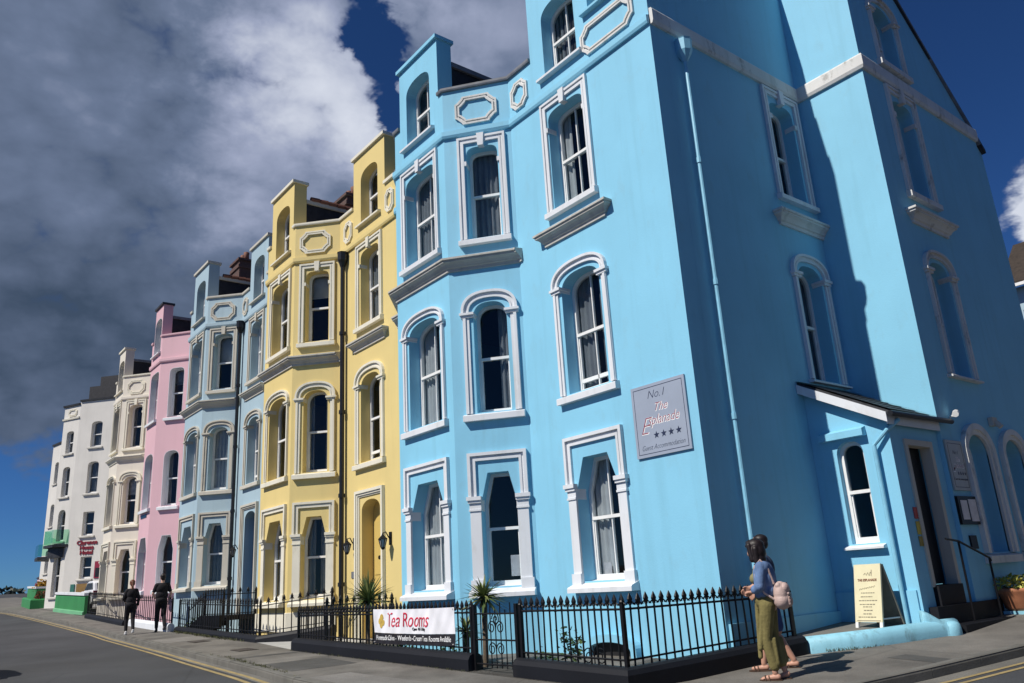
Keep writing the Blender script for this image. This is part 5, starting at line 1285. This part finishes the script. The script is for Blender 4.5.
# ---- the man walking just behind her
mn = person_root('man in denim shorts and dark shirt half hidden behind the woman', 6.74, 9.56, math.radians(180+32))
hd = X(.02, 0, 1.60); fwd = X(1, 0, -.05); b = []
head(b, hd, fwd)
b += [('c', X(0, 0, 1.40), .062, X(.01, 0, 1.51), .057), ('e', X(0, 0, 1.27), (.115, .175, .18)), ('e', X(0, 0, 1.06), (.11, .15, .16)), ('e', X(-.01, 0, .92), (.12, .16, .12)), ('c', X(0, .16, 1.37), .062, X(0, -.16, 1.37), .062)]
LH, RH = X(0, .09, .88), X(0, -.09, .88); LK, RK = X(.13, .09, .48), X(-.05, -.09, .47); LA, RA = X(.17, .09, .09), X(-.20, -.09, .11)
for h_, k_, a_ in ((LH, LK, LA), (RH, RK, RA)): b += [('c', h_, .088, k_, .058), ('c', k_ + X(-.01, 0, -.1), .056, a_, .036), ('c', a_ + X(-.03, 0, -.05), .034, a_ + X(.14, 0, -.065), .026)]
for q, el, wr in ((1, X(-.06, .25, 1.12), X(.12, .24, .98)), (-1, X(.05, -.25, 1.12), X(.24, -.20, 1.02))):
    b += [('c', X(0, q*.175, 1.37), .056, el, .042), ('c', el, .042, wr, .028)]; hand(b, wr, (wr-el), X(0, -q, -.3), curl=.6)
put('body', skin_mesh(b, .009, 2), M['skin'], mn); eyes(mn, hd, fwd)
put('hair', skin_mesh([('e', hd + X(-.02, 0, .045), (.098, .083, .075)), ('e', hd + X(-.055, 0, -.01), (.06, .080, .075))], .010, 2), M['hair_dark'], mn)
sh_ = [('e', X(-.005, 0, 1.27), (.130, .190, .185)), ('e', X(-.005, 0, 1.08), (.130, .170, .19)), ('c', X(0, .16, 1.37), .072, X(0, -.16, 1.37), .072)]
for q, el in ((1, X(-.06, .25, 1.12)), (-1, X(.05, -.25, 1.12))): sh_.append(('c', X(0, q*.17, 1.36), .072, X(0, q*.17, 1.36).lerp(el, .75), .064))
put('shirt', skin_mesh(sh_, .012, 2), M['navy_cloth'], mn)
put('shorts', skin_mesh([('e', X(-.01, 0, .92), (.138, .176, .11)), ('c', LH, .108, LK + X(-.01, 0, .06), .095), ('c', RH, .108, RK + X(.01, 0, .06), .095)], .012, 2), M['denim_dark'], mn)
sandals(mn, ((LA, 0), (RA, -.02)))

# ---- two walkers seen from behind, further up the pavement
def walker(label, a, b_, yaw, H, hairm, topm, legm, shoem, female, bag=None):
    r = person_root(label, a, b_, yaw); k = H/1.72; V_ = lambda x, y, z: X(x*k, y*k, z*k)
    hd = V_(.02, 0, 1.60); b = []; head(b, hd, X(1, 0, -.1), s=k)
    sw = .15 if female else .18
    b += [('c', V_(0, 0, 1.40), .058*k, V_(.01, 0, 1.51), .052*k), ('e', V_(0, 0, 1.27), (.105*k, sw*k, .18*k)), ('e', V_(0, 0, 1.06), (.10*k, sw*.88*k, .16*k)), ('e', V_(-.01, 0, .93), (.115*k, .158*k, .12*k)), ('c', V_(0, sw-.02, 1.37), .055*k, V_(0, -sw+.02, 1.37), .055*k)]
    LH, RH = V_(0, .085, .88), V_(0, -.085, .88); LK, RK = V_(.10, .085, .49), V_(-.04, -.085, .48); LA, RA = V_(.06, .085, .09), V_(-.24, -.085, .14)
    for h_, k_, a_ in ((LH, LK, LA), (RH, RK, RA)): b += [('c', h_, .085*k, k_, .056*k), ('c', k_, .054*k, a_, .036*k), ('c', a_ + X(-.03, 0, -.05), .033, a_ + X(.13, 0, -.065), .026)]
    EL = ((1, V_(.04, sw+.07, 1.13), V_(.22, sw+.0, 1.05)), (-1, V_(-.06, -sw-.07, 1.12), V_(.04, -sw-.06, .90)))
    for q, el, wr in EL: b += [('c', V_(0, q*(sw-.01), 1.37), .052*k, el, .038*k), ('c', el, .038*k, wr, .026*k)]; hand(b, wr, (wr-el), X(0, -q, 0), curl=.7)
    put('body', skin_mesh(b, .010, 2), M['skin_pale'], r)
    hh = [('e', hd + V_(-.025, 0, .035), (.098*k, .086*k, .085*k)), ('e', hd + V_(-.06, 0, -.02), (.055*k, .078*k, .07*k))]
    if female: hh += [('c', hd + V_(-.10, 0, .03), .035, hd + V_(-.15, 0, -.10), .03), ('c', hd + V_(-.15, 0, -.10), .03, hd + V_(-.13, 0, -.20), .015)]
    put('hair', skin_mesh(hh, .010, 2), hairm, r)
    t = [('e', V_(0, 0, 1.27), (.122*k, (sw+.015)*k, .185*k)), ('e', V_(0, 0, 1.07), (.122*k, (sw+.005)*k, .18*k)), ('c', V_(0, sw-.02, 1.37), .068*k, V_(0, -sw+.02, 1.37), .068*k)]
    for q, el, wr in EL:
        t.append(('c', V_(0, q*(sw-.01), 1.36), .066*k, el if female else V_(0, q*(sw-.01), 1.36).lerp(el, .7), .056*k))
        if female: t.append(('c', el, .052*k, el.lerp(wr, .9), .042*k))
    put('top', skin_mesh(t, .012, 2), topm, r)
    lg = [('e', V_(-.01, 0, .93), (.130*k, .172*k, .12*k))]
    for h_, k_, a_ in ((LH, LK, LA), (RH, RK, RA)): lg += [('c', h_, .098*k, k_, .068*k), ('c', k_, .066*k, a_ + X(0, 0, .05), .050*k)]
    put('trousers', skin_mesh(lg, .012, 2), legm, r)
    for a_ in (LA, RA): put('shoe', skin_mesh([('c', a_ + X(-.03, 0, -.048), .043, a_ + X(.13, 0, -.062), .034), ('c', a_ + X(-.03, 0, -.03), .04, a_ + X(-.03, 0, .0), .04)], .010, 2), shoem, r)
    return r, k, EL
walker('woman with reddish ponytail in black clothes walking away', 29.3, 7.0, math.radians(174), 1.72, M['hair_red'], M['black_cloth'], M['black_cloth'], M['shoe'], True)
r_, k_, EL = walker('man in black shirt and trousers walking away by the pink house', 29.2, 7.92, math.radians(176), 1.86, M['hair_dark'], M['black_cloth'], M['black_cloth'], M['dark_shoe'], False)
jb = local_thing('folded_jacket', 'pale pink folded jacket carried on the arm of the man in black', 'jacket', r_)
put('jacket', skin_mesh([('e', X(.02, -.30, .90), (.12, .075, .10)), ('e', X(.0, -.31, .74), (.10, .07, .13)), ('c', X(.08, -.27, 1.0), .05, X(-.06, -.32, .98), .05)], .012, 3), M['pink_cloth'], jb)

# ------------------------------------------------------------------ unseen house added across the side street to darken the end wall
oh = thing('house', 'pale rendered house across the side street opposite the porch', 'house', P(-9, 16, zg(-9, 16)))
OF = Frame((-8, 2), (-8, 1)); OF = Frame((-8.0, 30), (-8.0, 31))
m = MB(); m.box(-17, -8, 7, 46, -2.5, 10.5); m.build('wall', M['cream'], oh)
m = MB(); m.add([P(-17.3, 6.8, 10.5), P(-7.7, 6.8, 10.5), P(-7.7, 46.2, 10.5), P(-17.3, 46.2, 10.5), P(-12.5, 6.8, 14.5), P(-12.5, 46.2, 14.5)], [(0, 1, 4), (2, 3, 5), (1, 2, 5, 4), (3, 0, 4, 5), (0, 3, 2, 1)]); m.build('roof', M['slate'], oh)
for i in range(7):
    for z in (-.2, 3.2, 6.5):
        m = MB(); b0 = 9.5 + i*5.4; m.box(-8.0+.002, -7.96, b0, b0+1.1, z, z+1.9); wn = m.build('window', M['sash'], oh)
        m = MB(); m.box(-7.958, -7.95, b0+.08, b0+1.02, z+.08, z+.92); m.box(-7.958, -7.95, b0+.08, b0+1.02, z+.98, z+1.82); m.build('pane', M['door_dark'], wn)
# ------------------------------------------------------------------ light, sky, camera
SUN = Vector((.11, -1.0, 1.11)) if False else Vector((-.11, -1.0, 1.11))   # towards the sun
el = math.asin(SUN.normalized().z); az = math.atan2(SUN.x, SUN.y)
sl = bpy.data.lights.new('sun', 'SUN'); sl.energy = 5.0; sl.angle = math.radians(.53); sl.color = (1.0, .945, .86)
so = bpy.data.objects.new('sun', sl); C.objects.link(so); so.rotation_euler = (-SUN).to_track_quat('-Z', 'Y').to_euler(); so.location = (0, -30, 40)
wd = bpy.data.worlds.new('World'); scene.world = wd; wd.use_nodes = True; nt = wd.node_tree; nt.nodes.clear()
N = nt.nodes.new; Lk = nt.links.new
out = N('ShaderNodeOutputWorld'); bgn = N('ShaderNodeBackground'); bgn.inputs['Strength'].default_value = SKY = .05; Lk(bgn.outputs[0], out.inputs[0])
sky = N('ShaderNodeTexSky'); sky.sky_type = 'NISHITA'; sky.sun_disc = False; sky.sun_elevation = el; sky.sun_rotation = az; sky.altitude = 2500; sky.air_density = 1.0; sky.dust_density = 0; sky.ozone_density = 4.0
hs = N('ShaderNodeHueSaturation'); hs.inputs['Saturation'].default_value = 1.0; tn = N('ShaderNodeMix'); tn.data_type = 'RGBA'; tn.blend_type = 'MULTIPLY'; tn.inputs[0].default_value = 1; tn.inputs[7].default_value = (.42, .80, 1.30, 1); Lk(sky.outputs[0], tn.inputs[6]); Lk(tn.outputs[2], hs.inputs['Color'])
tc = N('ShaderNodeTexCoord'); D = tc.outputs['Generated']
sep = N('ShaderNodeSeparateXYZ'); Lk(D, sep.inputs[0])
def mth(op, a, b=None, c=None, clamp=False):
    n = N('ShaderNodeMath'); n.operation = op; n.use_clamp = clamp
    for i, v in enumerate((a, b, c)):
        if v is None: continue
        if hasattr(v, 'is_linked'): Lk(v, n.inputs[i])
        else: n.inputs[i].default_value = v
    return n.outputs[0]
def deg(x): return mth('MULTIPLY', x, 57.29578)
AZ = deg(mth('ARCTAN2', sep.outputs[0], sep.outputs[1])); EL_ = deg(mth('ARCSINE', sep.outputs[2]))
mp = N('ShaderNodeMapping'); mp.inputs['Scale'].default_value = (1, 1, 1.5); Lk(D, mp.inputs[0])
def nz(scale, det=8, rough=.6, dist=0):
    n = N('ShaderNodeTexNoise'); n.inputs['Scale'].default_value = scale; n.inputs['Detail'].default_value = det; n.inputs['Roughness'].default_value = rough; n.inputs['Distortion'].default_value = dist; Lk(mp.outputs[0], n.inputs['Vector'])
    return mth('SUBTRACT', n.outputs[0], .5)
def blob(a0, e0, sa, se):
    u = mth('DIVIDE', mth('SUBTRACT', AZ, a0), sa); v = mth('DIVIDE', mth('SUBTRACT', EL_, e0), se)
    return mth('POWER', 2.71828, mth('MULTIPLY', mth('ADD', mth('MULTIPLY', u, u), mth('MULTIPLY', v, v)), -1))
def step(x, e0, e1):
    n = N('ShaderNodeMapRange'); n.interpolation_type = 'SMOOTHSTEP'; n.inputs['From Min'].default_value = e0; n.inputs['From Max'].default_value = e1; Lk(x, n.inputs['Value']); return n.outputs[0]
n1, n2, n3 = nz(3.2, 6, .58, .3), nz(9, 5, .62, .2), 0
def billow(scale):
    wn = N('ShaderNodeTexNoise'); wn.inputs['Scale'].default_value = scale*1.4; wn.inputs['Detail'].default_value = 2; Lk(mp.outputs[0], wn.inputs['Vector'])
    ad = N('ShaderNodeVectorMath'); ad.operation = 'MULTIPLY_ADD'; Lk(wn.outputs[1], ad.inputs[0]); ad.inputs[1].default_value = (.9/scale,)*3; Lk(mp.outputs[0], ad.inputs[2])
    vo = N('ShaderNodeTexVoronoi'); vo.feature = 'F1'; vo.inputs['Scale'].default_value = scale; Lk(ad.outputs[0], vo.inputs['Vector'])
    return mth('SUBTRACT', .45, vo.outputs['Distance'])
b1, b2, b3 = billow(7), billow(15), billow(32)
n4 = nz(24, 4, .65, .3); n5 = nz(13.7, 4, .6, .2)
AZ = mth('ADD', AZ, mth('ADD', mth('MULTIPLY', n2, 7.0), mth('MULTIPLY', n4, 3.5))); EL_ = mth('ADD', EL_, mth('ADD', mth('MULTIPLY', n5, 7.0), mth('MULTIPLY', n1, 4.0)))
left = mth('MULTIPLY', step(AZ, -42, -49), step(AZ, -150, -110))
cov = mth('MULTIPLY', left, step(EL_, 6, 12))
cov = mth('ADD', cov, mth('MULTIPLY', blob(-62.0, 37.8, 1.9, 2.8), -1.3))
cov = mth('ADD', cov, mth('MULTIPLY', blob(-59.9, 34.0, 1.4, 2.6), -1.15))
cov = mth('ADD', cov, mth('MULTIPLY', blob(-14.5, 19.0, 3.2, 3.8), 1.15))
cov = mth('ADD', cov, mth('MULTIPLY', blob(20, 25, 25, 8), .35))
cov = mth('ADD', cov, mth('MULTIPLY', n1, 1.1)); cov = mth('ADD', cov, mth('MULTIPLY', b2, .45)); cov = mth('ADD', cov, mth('MULTIPLY', b3, .30)); cov = mth('ADD', cov, mth('MULTIPLY', n4, .30))
mask = step(cov, .30, .78)
br = mth('ADD', mth('MULTIPLY', blob(-68.0, 34.5, 5.8, 4.8), .68), mth('MULTIPLY', blob(-62.0, 30.5, 3.5, 3.2), .50))
br = mth('ADD', br, mth('MULTIPLY', blob(-70, 26, 5, 3.5), .30)); br = mth('ADD', br, mth('MULTIPLY', blob(-54, 38, 5, 3), .30)); br = mth('ADD', br, mth('MULTIPLY', blob(-14.5, 19, 7, 7), 1.0)); br = mth('ADD', br, mth('ADD', mth('MULTIPLY', step(EL_, 14, 34), .14), .20))
br = mth('ADD', br, mth('MULTIPLY', n1, .50)); br = mth('ADD', br, mth('MULTIPLY', n4, .10)); br = mth('ADD', br, mth('MULTIPLY', b1, .24)); br = mth('ADD', br, mth('MULTIPLY', b2, .17)); br = mth('ADD', br, mth('MULTIPLY', b3, .08)); br = mth('ADD', br, mth('MULTIPLY', n2, .25), clamp=True)
cr = N('ShaderNodeValToRGB'); e = cr.color_ramp.elements; e[0].position = 0.0; e[0].color = (.050, .078, .130, 1); e[1].position = 1.0; e[1].color = (.66, .70, .80, 1)
k = e.new(.34); k.color = (.145, .190, .295, 1); k2 = e.new(.62); k2.color = (.33, .375, .52, 1)
Lk(br, cr.inputs[0])
sc_ = N('ShaderNodeMix'); sc_.data_type = 'RGBA'; sc_.blend_type = 'MULTIPLY'; sc_.inputs[0].default_value = 1; Lk(cr.outputs[0], sc_.inputs[6]); sc_.inputs[7].default_value = (1/SKY, 1/SKY, 1/SKY, 1)
sc_.clamp_result = False
mx = N('ShaderNodeMix'); mx.data_type = 'RGBA'; Lk(mask, mx.inputs[0]); Lk(hs.outputs[0], mx.inputs[6]); Lk(sc_.outputs[2], mx.inputs[7]); Lk(mx.outputs[2], bgn.inputs['Color'])

cam = bpy.data.cameras.new('Camera'); co = bpy.data.objects.new('Camera', cam); C.objects.link(co)
cam.sensor_width = 36; cam.sensor_fit = 'HORIZONTAL'; cam.lens = 798.3473*36/1024; cam.clip_start = .05; cam.clip_end = 4000
r_ = Vector((0.6127962, 0.78820044, -0.05675286)); d_ = Vector((-0.26266589, 0.13542573, -0.95533581)); f_ = Vector((-0.7453103, 0.60033319, 0.29002174))
co.matrix_world = Matrix(((r_.x, -d_.x, -f_.x, 0), (r_.y, -d_.y, -f_.y, 0), (r_.z, -d_.z, -f_.z, ZO), (0, 0, 0, 1)))
scene.camera = co
vs = scene.view_settings; vs.view_transform = 'Standard'; vs.look = 'None'; vs.exposure = 0; vs.gamma = 1; vs.use_curve_mapping = False
scene.render.resolution_x = 1024; scene.render.resolution_y = 683
